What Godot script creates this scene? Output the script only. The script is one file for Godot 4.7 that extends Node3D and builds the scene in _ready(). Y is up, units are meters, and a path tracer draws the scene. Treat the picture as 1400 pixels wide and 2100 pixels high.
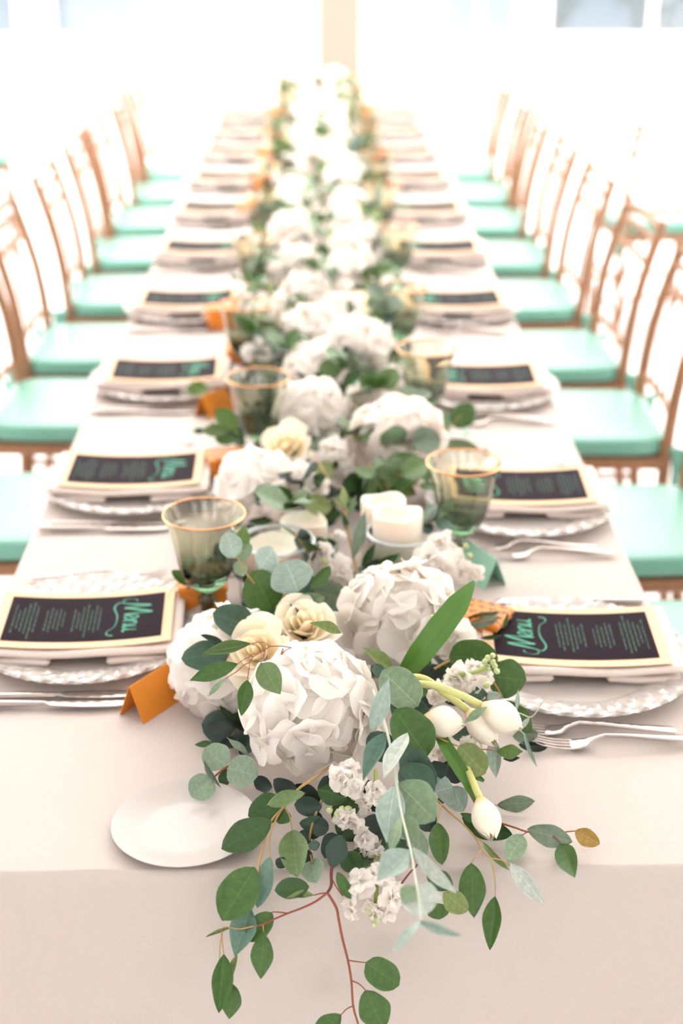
extends Node3D
# A long banquet table dressed for a wedding dinner: garland of flowers, place settings, gold chairs with mint cushions.

var rng := RandomNumberGenerator.new()
var M := {}          # materials
var G := {}          # shared meshes
var taken := {}      # names in use at top level
const TOP := 0.75    # height of the table top
const EYE := Vector3(-0.00730, 1.74296, 1.29458)


class MB:
	# gathers vertices of curved sheets, tubes and boxes, and commits them as one mesh
	var v := PackedVector3Array()
	var c := PackedColorArray()
	var t := PackedVector2Array()
	var i := PackedInt32Array()

	func sheet(nu: int, nv: int, fn, cf = null, flip := false) -> void:
		var b := v.size()
		for y in nv + 1:
			for x in nu + 1:
				var u := float(x) / nu
				var w := float(y) / nv
				v.append(fn.call(u, w))
				c.append(cf.call(u, w) if cf != null else Color.WHITE)
				t.append(Vector2(u, 1.0 - w))
		for y in nv:
			for x in nu:
				var a := b + y * (nu + 1) + x
				var d := a + nu + 1
				if flip:
					i.append_array([a, a + 1, d, a + 1, d + 1, d])
				else:
					i.append_array([a, d, a + 1, a + 1, d, d + 1])

	func tube(pts: PackedVector3Array, radii: PackedFloat32Array, sides := 6, col := Color.WHITE, caps := true) -> void:
		var n := pts.size()
		var d0 := (pts[1] - pts[0]).normalized()
		var up := d0.cross(Vector3(0.31, 0.9, 0.2)).normalized()
		var b := v.size()
		for k in n:
			var d := (pts[mini(k + 1, n - 1)] - pts[maxi(k - 1, 0)]).normalized()
			up = (up - d * up.dot(d)).normalized()
			var side := d.cross(up)
			for s in sides:
				var a := TAU * s / sides
				v.append(pts[k] + (up * cos(a) + side * sin(a)) * radii[mini(k, radii.size() - 1)])
				c.append(col)
				t.append(Vector2(float(s) / sides, float(k) / n))
		for k in n - 1:
			for s in sides:
				var p := b + k * sides + s
				var q := b + k * sides + (s + 1) % sides
				i.append_array([p, p + sides, q, q, p + sides, q + sides])
		if caps:
			for e in [0, n - 1]:
				var m := v.size()
				v.append(pts[e])
				c.append(col)
				t.append(Vector2.ZERO)
				for s in sides:
					var p: int = b + e * sides + s
					var q: int = b + e * sides + (s + 1) % sides
					if e == 0:
						i.append_array([m, p, q])
					else:
						i.append_array([m, q, p])

	func lathe(prof: PackedVector2Array, seg := 32, cols = null, wob = null) -> void:
		# profile (radius, height) from bottom outside; wob(angle, k) scales the radius
		var b := v.size()
		for k in prof.size():
			for s in seg:
				var a := TAU * s / seg
				var p := prof[k]
				var f: Vector2 = wob.call(a, k) if wob != null else Vector2(1, 0)
				v.append(Vector3(cos(a) * p.x * f.x, p.y + f.y, sin(a) * p.x * f.x))
				c.append(cols[k] if cols != null else Color.WHITE)
				t.append(Vector2(float(s) / seg, float(k) / prof.size()))
		for k in prof.size() - 1:
			for s in seg:
				var p := b + k * seg + s
				var q := b + k * seg + (s + 1) % seg
				i.append_array([p, q, p + seg, q, q + seg, p + seg])

	func box(lo: Vector3, hi: Vector3, bev := 0.0, xf := Transform3D(), col := Color.WHITE) -> void:
		var b := v.size()
		bev = minf(bev, 0.49 * minf(hi.x - lo.x, minf(hi.y - lo.y, hi.z - lo.z)))
		var mid := (lo + hi) / 2
		var half := (hi - lo) / 2
		if bev <= 0.0:
			for ax in 3:
				for sg in [-1.0, 1.0]:
					var p := v.size()
					var n := Vector3.ZERO
					n[ax] = sg
					var e := Vector3.ZERO
					e[(ax + 1) % 3] = 1
					var g := Vector3.ZERO
					g[(ax + 2) % 3] = 1
					for q in [[-1, -1], [1, -1], [1, 1], [-1, 1]]:
						v.append(xf * (mid + half * (n + e * q[0] + g * q[1])))
						c.append(col)
						t.append(Vector2(q[0] * 0.5 + 0.5, q[1] * 0.5 + 0.5))
					i.append_array([p, p + 2, p + 1, p, p + 3, p + 2] if sg > 0 else [p, p + 1, p + 2, p, p + 2, p + 3])
			return
		# chamfered box: 24 corners
		var idx := {}
		for sx in [-1, 1]:
			for sy in [-1, 1]:
				for sz in [-1, 1]:
					for ax in 3:
						var s := Vector3(sx, sy, sz)
						var inn := half - Vector3.ONE * bev
						inn[ax] = half[ax]
						idx[[sx, sy, sz, ax]] = v.size()
						v.append(xf * (mid + s * inn))
						c.append(col)
						t.append(Vector2(sx, sz))
		for ax in 3:
			var a1 := (ax + 1) % 3
			var a2 := (ax + 2) % 3
			for sg in [-1, 1]:
				var q := []
				for o in [[-1, -1], [1, -1], [1, 1], [-1, 1]]:
					var s := [0, 0, 0]
					s[ax] = sg
					s[a1] = o[0]
					s[a2] = o[1]
					q.append(idx[[s[0], s[1], s[2], ax]])
				quad(q, sg > 0)
			for s1 in [-1, 1]:
				for s2 in [-1, 1]:
					var q := []
					for o in [[-1, a1], [-1, a2], [1, a2], [1, a1]]:
						var s := [0, 0, 0]
						s[ax] = o[0]
						s[a1] = s1
						s[a2] = s2
						q.append(idx[[s[0], s[1], s[2], o[1]]])
					quad(q, s1 * s2 < 0)
		for sx in [-1, 1]:
			for sy in [-1, 1]:
				for sz in [-1, 1]:
					var q := [idx[[sx, sy, sz, 0]], idx[[sx, sy, sz, 1]], idx[[sx, sy, sz, 2]]]
					i.append_array([q[0], q[2], q[1]] if sx * sy * sz > 0 else [q[0], q[1], q[2]])

	func quad(q: Array, flip: bool) -> void:
		i.append_array([q[0], q[2], q[1], q[0], q[3], q[2]] if flip else [q[0], q[1], q[2], q[0], q[2], q[3]])

	func add(o: MB, xf: Transform3D, tint := Color.WHITE) -> void:
		var b := v.size()
		v.append_array(xf * o.v)
		t.append_array(o.t)
		for k in o.c:
			c.append(k * tint)
		for k in o.i:
			i.append(k + b)

	func mesh(smooth := true) -> ArrayMesh:
		var vv := v
		var cc := c
		var tt := t
		var ii := i
		if not smooth:
			vv = PackedVector3Array()
			cc = PackedColorArray()
			tt = PackedVector2Array()
			ii = PackedInt32Array()
			for k in i:
				ii.append(vv.size())
				vv.append(v[k])
				cc.append(c[k])
				tt.append(t[k])
		var n := PackedVector3Array()
		n.resize(vv.size())
		for k in range(0, ii.size(), 3):
			var a := vv[ii[k]]
			var w := (vv[ii[k + 2]] - a).cross(vv[ii[k + 1]] - a)
			n[ii[k]] += w
			n[ii[k + 1]] += w
			n[ii[k + 2]] += w
		for k in n.size():
			n[k] = n[k].normalized() if n[k].length_squared() > 0.0 else Vector3.UP
		var arr := []
		arr.resize(Mesh.ARRAY_MAX)
		arr[Mesh.ARRAY_VERTEX] = vv
		arr[Mesh.ARRAY_NORMAL] = n
		arr[Mesh.ARRAY_COLOR] = cc
		arr[Mesh.ARRAY_TEX_UV] = tt
		arr[Mesh.ARRAY_INDEX] = ii
		var m := ArrayMesh.new()
		m.add_surface_from_arrays(Mesh.PRIMITIVE_TRIANGLES, arr)
		return m


# ---------------------------------------------------------------- naming and tagging
func numbered(called: String) -> String:
	taken[called] = taken.get(called, 0) + 1
	return called if taken[called] == 1 else "%s_%03d" % [called, taken[called] - 1]


func tag(o: Node3D, label: String, category: String, group := "") -> Node3D:
	o.set_meta("label", label)
	o.set_meta("category", category)
	if group != "":
		o.set_meta("group", group)
	return o


func thing(called: String, label: String, category: String, at := Vector3.ZERO, turn := 0.0, group := "") -> Node3D:
	var o := Node3D.new()
	o.name = numbered(called)
	add_child(o)
	o.position = at
	o.rotation.y = turn
	return tag(o, label, category, group)


func part(parent: Node3D, called: String, mesh: Mesh, m: Material, xf := Transform3D()) -> MeshInstance3D:
	var o := MeshInstance3D.new()
	o.name = called
	o.mesh = mesh
	o.material_override = m
	o.transform = xf
	parent.add_child(o, true)
	return o


func single(called: String, mesh: Mesh, m: Material, label: String, category: String, at := Vector3.ZERO, turn := 0.0, group := "") -> MeshInstance3D:
	var o := MeshInstance3D.new()
	o.name = numbered(called)
	o.mesh = mesh
	o.material_override = m
	add_child(o)
	o.position = at
	o.rotation.y = turn
	tag(o, label, category, group)
	return o


func struct(called: String, mesh: Mesh, m: Material, at := Vector3.ZERO) -> MeshInstance3D:
	var o := MeshInstance3D.new()
	o.name = called
	o.mesh = mesh
	o.material_override = m
	add_child(o)
	o.position = at
	o.set_meta("kind", "structure")
	return o


func copy_of(src: Node3D, label: String, at: Vector3, turn := 0.0, group := "") -> Node3D:
	var o: Node3D = src.duplicate()
	o.name = numbered(str(src.name))
	add_child(o)
	o.position = at
	o.rotation = Vector3(0, turn, 0)
	o.set_meta("label", label)
	if group != "":
		o.set_meta("group", group)
	return o


const ORD := ["first", "second", "third", "fourth", "fifth", "sixth", "seventh", "eighth", "ninth", "tenth", "eleventh", "twelfth", "thirteenth"]


# ---------------------------------------------------------------- materials
func mat(called: String, srgb: Color, rough := 0.6, opts := {}) -> StandardMaterial3D:
	var m := StandardMaterial3D.new()
	m.resource_name = called
	m.albedo_color = srgb
	m.roughness = rough
	m.cull_mode = BaseMaterial3D.CULL_DISABLED
	for k in opts:
		m.set(k, opts[k])
	M[called] = m
	return m


func rgb8(r: int, g: int, b: int) -> Color:
	return Color(r / 255.0, g / 255.0, b / 255.0)


func noise_tex(freq: float, lo: Color, hi: Color, size := 256, octaves := 3, normal := false, strength := 4.0) -> NoiseTexture2D:
	var n := FastNoiseLite.new()
	n.seed = 7 + int(freq * 1000)
	n.frequency = freq
	n.fractal_octaves = octaves
	var t := NoiseTexture2D.new()
	t.width = size
	t.height = size
	t.seamless = true
	t.noise = n
	if normal:
		t.as_normal_map = true
		t.bump_strength = strength
	else:
		var gr := Gradient.new()
		gr.set_color(0, lo)
		gr.set_color(1, hi)
		t.color_ramp = gr
	return t


func vein_texture(seed_: int, mottled: bool) -> ImageTexture:
	# pale side veins leaving a midrib, fine speckle; multiplies the leaf's own colour
	var im := Image.create(128, 256, false, Image.FORMAT_RGBA8)
	var n := FastNoiseLite.new()
	n.seed = seed_
	n.frequency = 0.035
	var s := FastNoiseLite.new()
	s.seed = seed_ + 9
	s.frequency = 0.16
	s.fractal_octaves = 2
	for y in 256:
		for x in 128:
			var u := absf(x / 63.5 - 1.0)
			var v := 1.0 - y / 255.0
			var q := fposmod((v - u * 0.20) * 9.0 + n.get_noise_2d(x, y) * 0.30, 1.0)
			var vein := exp(-pow((q - 0.5) / 0.07, 2)) * clampf(1.0 - u * 0.7, 0, 1) * 0.16
			var rib := exp(-pow(u / 0.035, 2)) * (1.0 - v * 0.6) * 0.7
			var k := 0.84 + 0.10 * n.get_noise_2d(x * 0.7 + 300, y * 0.7)
			if mottled:
				k += 0.30 * s.get_noise_2d(x, y) + 0.05
			var e := 0.06 * smoothstep(0.86, 1.0, u)
			k += vein * 0.5 + e
			im.set_pixel(x, y, Color(clampf(k + rib * 0.45, 0, 1), clampf(k + rib * 0.32, 0, 1), clampf(k + rib * 0.18, 0, 1)))
	return ImageTexture.create_from_image(im)


func leaf_mats() -> void:
	var plain := vein_texture(3, false)
	var mott := vein_texture(5, true)
	var defs := {
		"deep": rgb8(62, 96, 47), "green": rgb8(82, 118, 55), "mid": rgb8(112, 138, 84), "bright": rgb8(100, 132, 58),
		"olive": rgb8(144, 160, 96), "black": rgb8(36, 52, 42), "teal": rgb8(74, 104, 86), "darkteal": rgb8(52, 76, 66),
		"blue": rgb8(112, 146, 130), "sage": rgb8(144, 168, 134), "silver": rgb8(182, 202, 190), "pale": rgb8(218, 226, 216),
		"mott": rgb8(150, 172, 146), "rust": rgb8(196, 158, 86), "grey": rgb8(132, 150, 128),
	}
	for k in defs:
		var m := mat("leaf_" + k, defs[k], 0.50, {"albedo_texture": mott if k == "mott" else plain, "vertex_color_use_as_albedo": true})
		m.backlight_enabled = true
		m.backlight = Color(0.22, 0.30, 0.10) if not k in ["silver", "pale", "mott", "grey"] else Color(0.2, 0.24, 0.16)
		m.metallic_specular = 0.45


# ---------------------------------------------------------------- leaves
const LEAF_KINDS := ["diamond", "round", "lance", "oval", "blade"]


func leaf_mb(kind: String, variant: int, nu := 6, nv := 12) -> MB:
	# unit leaf: stalk end at the origin, tip at y = 1, width 1, face towards +z
	var fold: float = [0.10, 0.02, 0.16][variant]
	var bend: float = [0.10, -0.12, 0.16][variant]
	var wave: float = [0.02, 0.035, 0.015][variant]
	var ph := variant * 1.9
	var wid := func(v: float) -> float:
		match kind:
			"diamond": return pow(sin(PI * pow(v, 0.86)), 0.86) * (1.0 - 0.10 * v)
			"round": return pow(maxf(sin(PI * pow(v, 0.92)), 0.0), 0.52)
			"lance": return pow(sin(PI * pow(v, 0.88)), 1.05)
			"oval": return pow(maxf(sin(PI * v), 0.0), 0.66)
		return pow(sin(PI * pow(0.12 + 0.88 * v, 1.1)), 0.75)
	var m := MB.new()
	var fn := func(u: float, v: float) -> Vector3:
		var s := u * 2.0 - 1.0
		var w: float = wid.call(v) * 0.5
		var notch := 0.0
		if kind == "round":
			notch = 0.05 * (1.0 - absf(s)) * smoothstep(0.8, 1.0, v)
		var z: float = absf(s) * w * fold * 2.0 + bend * (v * v - v * 0.3) + wave * sin(7.0 * v + ph + s * 2.0) * absf(s)
		return Vector3(s * w * (1.0 + 0.03 * sin(v * 11.0 + ph)), v - notch, z)
	var cf := func(u: float, v: float) -> Color:
		var s := absf(u * 2.0 - 1.0)
		var e := smoothstep(0.9, 1.0, s) * 0.25
		return Color(1.0 + e * 0.6, 1.0 + e * 0.2, 1.0, 1.0)
	m.sheet(nu, nv, fn, cf)
	return m


func leaf_xf(p0: Vector3, p1: Vector3, w: float, normal: Vector3, tilt: float) -> Transform3D:
	var y := p1 - p0
	var l := y.length()
	var yd := y / l
	var x := yd.cross(normal)
	if x.length() < 0.05:
		x = yd.cross(Vector3(0.3, 0.8, 0.5))
	x = x.normalized().rotated(yd, deg_to_rad(tilt))
	var z := x.cross(yd)
	return Transform3D(Basis(x * w, y, z * l), p0)


var leaf_turn := 0


func lf(parent: Node3D, p0: Vector3, p1: Vector3, w: float, kind: String, m: String, tilt := 0.0) -> MeshInstance3D:
	# a leaf turned mostly towards the room's open side; tilt rolls it about its own midrib
	leaf_turn = (leaf_turn + 1) % 3
	var n := ((EYE - (p0 + p1) / 2).normalized() + Vector3(0, 0.0, 0)).normalized()
	var shown := w / maxf(cos(deg_to_rad(tilt)), 0.3)
	var xf := leaf_xf(p0, p1, shown, n, tilt)
	xf.origin -= parent.position
	return part(parent, "leaf", G["leaf_%s_%d" % [kind, leaf_turn]], M["leaf_" + m], xf)


func bez(pts: Array, per := 5) -> PackedVector3Array:
	var cv := Curve3D.new()
	for k in pts.size():
		var tan_: Vector3 = (pts[mini(k + 1, pts.size() - 1)] - pts[maxi(k - 1, 0)]) / 6.0
		cv.add_point(pts[k], -tan_, tan_)
	var out := PackedVector3Array()
	for k in (pts.size() - 1) * per + 1:
		out.append(cv.samplef(float(k) / per))
	return out


func st(parent: Node3D, pts: Array, r0: float, r1: float, m: String, called := "stem") -> void:
	var p := bez(pts, 4)
	var rr := PackedFloat32Array()
	for k in p.size():
		p[k] -= parent.position
		rr.append(lerpf(r0, r1, float(k) / (p.size() - 1)))
	var b := MB.new()
	b.tube(p, rr, 6)
	part(parent, called, b.mesh(), M[m])


# ---------------------------------------------------------------- flowers
func petal_mb(b: MB, l: float, w: float, cup: float, ruffle: float, ph: float, xf: Transform3D, nu := 5, nv := 5, col := Color.WHITE) -> void:
	var fn := func(u: float, v: float) -> Vector3:
		var s := u * 2.0 - 1.0
		var hw := w * 0.5 * pow(sin(PI * (0.10 + 0.76 * v)), 0.62)
		var y := l * (v - 0.17 * v * s * s)
		var z := cup * (v * v * 0.9 + s * s * 0.25 * v) + ruffle * (sin(s * 3.4 + ph) * v * v + 0.6 * sin(v * 6.0 + ph * 1.7) * s)
		return xf * Vector3(s * hw, y, z)
	var cf := func(u: float, v: float) -> Color:
		var k := smoothstep(0.30, 0.0, v)
		return col.lerp(Color(0.95, 0.93, 0.80), k * 0.6)
	b.sheet(nu, nv, fn, cf)


func floret_mb(variant: int, nu := 5, nv := 5) -> MB:
	# four broad overlapping petals, lying in the xz plane, facing +y; about 1 across
	var b := MB.new()
	var r := RandomNumberGenerator.new()
	r.seed = 40 + variant
	for k in 4:
		var a := TAU * k / 4 + r.randf_range(-0.18, 0.18)
		var up := r.randf_range(0.02, 0.34)
		var bas := Basis(Vector3.UP, a) * Basis(Vector3.RIGHT, -PI / 2 + up)
		petal_mb(b, r.randf_range(0.54, 0.62), r.randf_range(0.66, 0.80), r.randf_range(-0.20, 0.04), r.randf_range(0.02, 0.05), r.randf() * 6.0, Transform3D(bas, Vector3(0, 0.008 * k, 0)), nu, nv)
	# the small eye
	var eye := PackedVector2Array([Vector2(0.001, 0.045), Vector2(0.03, 0.04), Vector2(0.038, 0.015), Vector2(0.02, -0.02)])
	var cl := []
	for k in 4:
		cl.append(Color(0.9, 0.86, 0.62))
	b.lathe(eye, 7, cl)
	return b


func aim(d: Vector3, spin: float) -> Basis:
	# a basis whose y axis points along d
	var y := d.normalized()
	var x := y.cross(Vector3(0.2, 0.1, 1.0) if absf(y.z) < 0.9 else Vector3.RIGHT).normalized()
	return Basis(x, y, x.cross(y)) * Basis(Vector3.UP, spin)


func hydrangea_spots(r: float, n: int, seed_: int) -> Array:
	var q := RandomNumberGenerator.new()
	q.seed = seed_
	var out := []
	for k in n:
		var y := 1.0 - 1.62 * (k + 0.5) / n
		var a := k * 2.39996 + q.randf_range(-0.2, 0.2)
		var s := sqrt(maxf(0, 1 - y * y))
		var d := Vector3(cos(a) * s, y, sin(a) * s)
		var face := (d + Vector3(q.randf_range(-1, 1), q.randf_range(-1, 1), q.randf_range(-1, 1)) * 0.30).normalized()
		var at := Vector3(d.x, d.y * 0.9, d.z) * r * q.randf_range(0.72, 0.86)
		var size := r * q.randf_range(0.74, 0.98)
		out.append(Transform3D(aim(face, q.randf() * TAU).scaled(Vector3.ONE * size), at))
	return out


func hydrangea(label: String, at: Vector3, r: float, seed_: int, detailed: bool, m := "petal_white", group := "") -> Node3D:
	var o := thing("hydrangea", label, "flower", at, 0.0, group)
	var core := MB.new()
	core.lathe(PackedVector2Array([Vector2(0.001, -0.8), Vector2(0.35, -0.7), Vector2(0.6, -0.35), Vector2(0.68, 0), Vector2(0.58, 0.35), Vector2(0.33, 0.58), Vector2(0.001, 0.66)]), 12)
	var n := 58 if detailed else 44
	var spots := hydrangea_spots(r, n, seed_)
	if detailed:
		part(o, "flower_base", core.mesh(), M["flower_core"], Transform3D(Basis().scaled(Vector3.ONE * r), Vector3.ZERO))
		for k in n:
			part(o, "floret", G["floret_%d" % (k % 6)], M[m], spots[k])
	else:
		part(o, "flower_base", core.mesh(), M["flower_core"], Transform3D(Basis().scaled(Vector3.ONE * r), Vector3.ZERO))
		var b := MB.new()
		for k in n:
			b.add(G["floret_low_%d" % (k % 4)], spots[k])
		var p := part(o, "florets", b.mesh(), M[m])
		p.set_meta("kind", "stuff")
	return o


func rose(label: String, at: Vector3, r: float, look: Vector3, seed_: int, m := "petal_cream", detailed := true, group := "") -> Node3D:
	# petals wound round the axis: tight upright ones inside, wide reflexed ones outside
	var o := thing("rose", label, "flower", at, 0.0, group)
	var q := RandomNumberGenerator.new()
	q.seed = seed_
	var bas := aim(look, q.randf() * TAU)
	var all := MB.new()
	var n := 17 if detailed else 12
	for k in n:
		var g := float(k) / (n - 1)
		var a := k * 2.3999 + q.randf_range(-0.2, 0.2)
		var rad := r * (0.10 + 0.62 * pow(g, 0.85))       # distance of the petal from the axis, half way up
		var lean := lerpf(-0.05, 0.80, pow(g, 1.3))        # how far its upper half falls outwards
		var tall := r * lerpf(1.12, 0.74, g)
		var half := lerpf(1.9, 0.72, pow(g, 0.5))          # half the angle it wraps
		var curl := r * lerpf(0.02, 0.20, g) * q.randf_range(0.6, 1.3)
		var point := q.randf_range(0.02, 0.14)
		var ph := q.randf() * 6.0
		var b := MB.new()
		var fn := func(u: float, v: float) -> Vector3:
			var s := u * 2 - 1
			var w := pow(sin(PI * (0.16 + 0.66 * v)), 0.7)
			var rr: float = rad * (0.35 + 0.65 * minf(v * 1.6, 1.0)) + r * lean * v * v * 0.62 + curl * 0.7 * pow(v, 4) * (0.5 + 0.5 * s * s)
			rr += r * 0.035 * sin(s * 3.0 + ph) * v
			var y: float = -0.5 * r + tall * (v - 0.16 * v * s * s + point * pow(v, 5) * (1.0 - absf(s))) - curl * pow(v, 5) * (0.4 + 0.6 * s * s)
			var aa: float = a + s * half * w
			return Vector3(cos(aa) * rr, y, sin(aa) * rr)
		var cf := func(_u: float, v: float) -> Color:
			return Color(1, 1, 1).lerp(Color(1.0, 0.95, 0.80), clampf((1.0 - v) * 0.30 + (0.4 - g) * 0.30, 0, 0.5))
		b.sheet(8, 7, fn, cf)
		if detailed:
			part(o, "petal", b.mesh(), M[m], Transform3D(bas, Vector3.ZERO))
		else:
			all.add(b, Transform3D(bas, Vector3.ZERO))
	if not detailed:
		part(o, "petals", all.mesh(), M[m])
	return o


func tulip(label: String, base: Vector3, tip: Vector3, r: float, stem: Array, seed_: int) -> Node3D:
	var o := thing("tulip", label, "flower", base)
	var q := RandomNumberGenerator.new()
	q.seed = seed_
	var l := (tip - base).length()
	var bas := aim(tip - base, q.randf() * TAU)
	for k in 6:
		var inner := k % 2
		var a := TAU * k / 6 + q.randf_range(-0.1, 0.1)
		var b := MB.new()
		var open_ := q.randf_range(-0.03, 0.05)
		var len_ := l * q.randf_range(0.94, 1.02)
		var fn := func(u: float, v: float) -> Vector3:
			var s := u * 2 - 1
			var prof := pow(sin(PI * (0.07 + 0.885 * pow(v, 1.12))), 0.80) + open_ * v
			var rad: float = r * prof * (0.93 if inner else 1.0) + r * 0.05 * (1 - s * s)
			var half := 1.10 * pow(maxf(1.0 - pow(v * 0.985, 4.5), 0.0), 0.38)
			var aa: float = a + s * half
			return Vector3(cos(aa) * rad, len_ * (v - 0.03 * s * s * v + 0.035 * sin(s * 3.0 + a) * pow(v, 6)), sin(aa) * rad)
		var cf := func(u: float, v: float) -> Color:
			var mid := exp(-pow((u - 0.5) / 0.12, 2)) * 0.25
			var y := smoothstep(0.30, 0.0, v)
			return Color(1, 1, 1).lerp(Color(0.95, 0.62, 0.16), y * 0.75 + mid * 0.10)
		b.sheet(8, 10, fn, cf)
		part(o, "petal", b.mesh(), M["petal_tulip"], Transform3D(bas, Vector3.ZERO))
	if stem.size() > 1:
		st(o, stem, 0.0042, 0.0048, "stem_tulip")
	return o


func ruffle_mb(seed_: int, petals := 7, fine := true) -> MB:
	# one double stock blossom, about 1 across, facing +y
	var b := MB.new()
	var q := RandomNumberGenerator.new()
	q.seed = seed_
	for k in petals:
		var inner := k >= 4
		var a := TAU * k / (4.0 if not inner else petals - 4.0) + q.randf_range(-0.3, 0.3)
		var up := q.randf_range(0.15, 0.5) if not inner else q.randf_range(0.7, 1.25)
		var bas := Basis(Vector3.UP, a) * Basis(Vector3.RIGHT, -PI / 2 + up)
		var s := 1.0 if not inner else 0.62
		petal_mb(b, 0.52 * s, 0.58 * s, q.randf_range(-0.22, 0.05), q.randf_range(0.05, 0.10) * s, q.randf() * 6, Transform3D(bas, Vector3.ZERO), 5 if fine else 3, 4 if fine else 3)
	return b


func stock(label: String, blooms: Array, buds: Array, stem: Array, seed_: int, detailed := true, group := "") -> Node3D:
	# blooms: [centre, radius]; buds: [point, size]
	var at: Vector3 = blooms[0][0]
	var o := thing("stock_stem", label, "flower", at, 0.0, group)
	var q := RandomNumberGenerator.new()
	q.seed = seed_
	var middle := Vector3.ZERO
	for b in blooms:
		middle += b[0] / blooms.size()
	var all := MB.new()
	for b in blooms:
		var out: Vector3 = (b[0] - middle).normalized() + Vector3(q.randf_range(-0.3, 0.3), 0.55, 0.5)
		# each blossom is a tight pair of ruffles
		for j in 3:
			var d := (out.normalized() + Vector3(q.randf_range(-1, 1), q.randf_range(-1, 1), q.randf_range(-0.5, 1)) * 0.75).normalized()
			var xf := Transform3D(aim(d, q.randf() * TAU).scaled(Vector3.ONE * b[1] * 2.0), b[0] - at + d * b[1] * 0.30)
			if detailed:
				part(o, "blossom", G["ruffle_%d" % q.randi_range(0, 3)], M["petal_white"], xf)
			else:
				all.add(G["ruffle_low"], xf)
	if not detailed:
		part(o, "blossoms", all.mesh(), M["petal_white"])
	for b in buds:
		var d: Vector3 = Vector3(q.randf_range(-0.5, 0.5), 0.6, q.randf_range(0.0, 0.8)).normalized()
		part(o, "bud", G["bud"], M["bud_green"], Transform3D(aim(d, 0).scaled(Vector3.ONE * b[1]), b[0] - at))
	if stem.size() > 1:
		st(o, stem, 0.0022, 0.0026, "stem_green")
	return o


# ---------------------------------------------------------------- tableware
func slab_mb(w: float, d: float, h: float, rnd: float, nx: int, bend) -> MB:
	# a cloth- or card-like slab, long side along x, resting on y = 0; bend(x) lifts each cross-section
	var b := MB.new()
	rnd = minf(rnd, h * 0.499)
	var ring := []
	for q in [[1, 1, 0.0], [-1, 1, PI / 2], [-1, -1, PI], [1, -1, PI * 1.5]]:
		for k in 4:
			var a: float = q[2] + PI / 2 * k / 3.0
			ring.append(Vector2(q[0] * (d / 2 - rnd) + cos(a) * rnd, h / 2 + q[1] * (h / 2 - rnd) + sin(a) * rnd))
	var n := ring.size()
	for k in nx + 3:
		var cap := k == 0 or k == nx + 2
		var x := -w / 2 + w * clampf(k - 1, 0, nx) / nx
		var sq := 1.0 if not cap else 0.0
		for p in ring:
			var y: float = h / 2 + (p.y - h / 2) * (0.25 + 0.75 * sq if cap else 1.0)
			b.v.append(Vector3(x + (0.0 if not cap else signf(x) * rnd * 0.8), y + bend.call(x, p.x), p.x * (1.0 if not cap else 0.985)))
			b.c.append(Color.WHITE)
			b.t.append(Vector2(x / w + 0.5, p.x / d + 0.5))
	for k in nx + 2:
		for s in n:
			var p := k * n + s
			var q := k * n + (s + 1) % n
			b.i.append_array([p, q, p + n, q, q + n, p + n])
	for e in [0, nx + 2]:
		for s in range(1, n - 1):
			var o: int = e * n
			if e == 0:
				b.i.append_array([o, o + s + 1, o + s])
			else:
				b.i.append_array([o, o + s, o + s + 1])
	return b


func loft_mb(b: MB, stations: Array, sides := 8) -> void:
	# stations: [centre, half width across z, half height]; runs along x
	var at := b.v.size()
	for s in stations:
		for k in sides:
			var a := TAU * k / sides
			b.v.append(s[0] + Vector3(0, sin(a) * s[2], cos(a) * s[1]))
			b.c.append(Color.WHITE)
			b.t.append(Vector2.ZERO)
	for j in stations.size() - 1:
		for k in sides:
			var p := at + j * sides + k
			var q := at + j * sides + (k + 1) % sides
			b.i.append_array([p, q, p + sides, q, q + sides, p + sides])
	for e in [0, stations.size() - 1]:
		for k in range(1, sides - 1):
			var o: int = at + e * sides
			b.i.append_array([o, o + k + 1, o + k] if e == 0 else [o, o + k, o + k + 1])


func pillow_mb(hx: float, hy: float, hz: float, e1: float, e2: float) -> MB:
	var b := MB.new()
	var pw := func(x: float, e: float) -> float: return signf(x) * pow(absf(x), e)
	var fn := func(u: float, v: float) -> Vector3:
		var la := (v - 0.5) * PI
		var lo := u * TAU
		return Vector3(hx * pw.call(cos(la), e1) * pw.call(cos(lo), e2), hy * pw.call(sin(la), e1), hz * pw.call(cos(la), e1) * pw.call(sin(lo), e2))
	b.sheet(32, 14, fn)
	return b


func stroke(im: Image, pts: Array, r0: float, r1: float, col: Color) -> void:
	var cv := Curve2D.new()
	for k in pts.size():
		var a: Vector2 = pts[maxi(k - 1, 0)]
		var z: Vector2 = pts[mini(k + 1, pts.size() - 1)]
		cv.add_point(pts[k], (a - z) / 6.0, (z - a) / 6.0)
	var n := int(cv.get_baked_length() * 1.5) + 2
	for k in n:
		var p := cv.samplef(float(k) / (n - 1) * (pts.size() - 1))
		var r := lerpf(r0, r1, 0.5 - 0.5 * cos(TAU * 1.5 * k / (n - 1)))
		for y in range(int(p.y - r - 1), int(p.y + r + 2)):
			for x in range(int(p.x - r - 1), int(p.x + r + 2)):
				if x >= 0 and y >= 0 and x < im.get_width() and y < im.get_height():
					var cov := clampf(r + 0.5 - Vector2(x, y).distance_to(p), 0, 1)
					im.set_pixel(x, y, im.get_pixel(x, y).lerp(col, cov * col.a))


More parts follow.
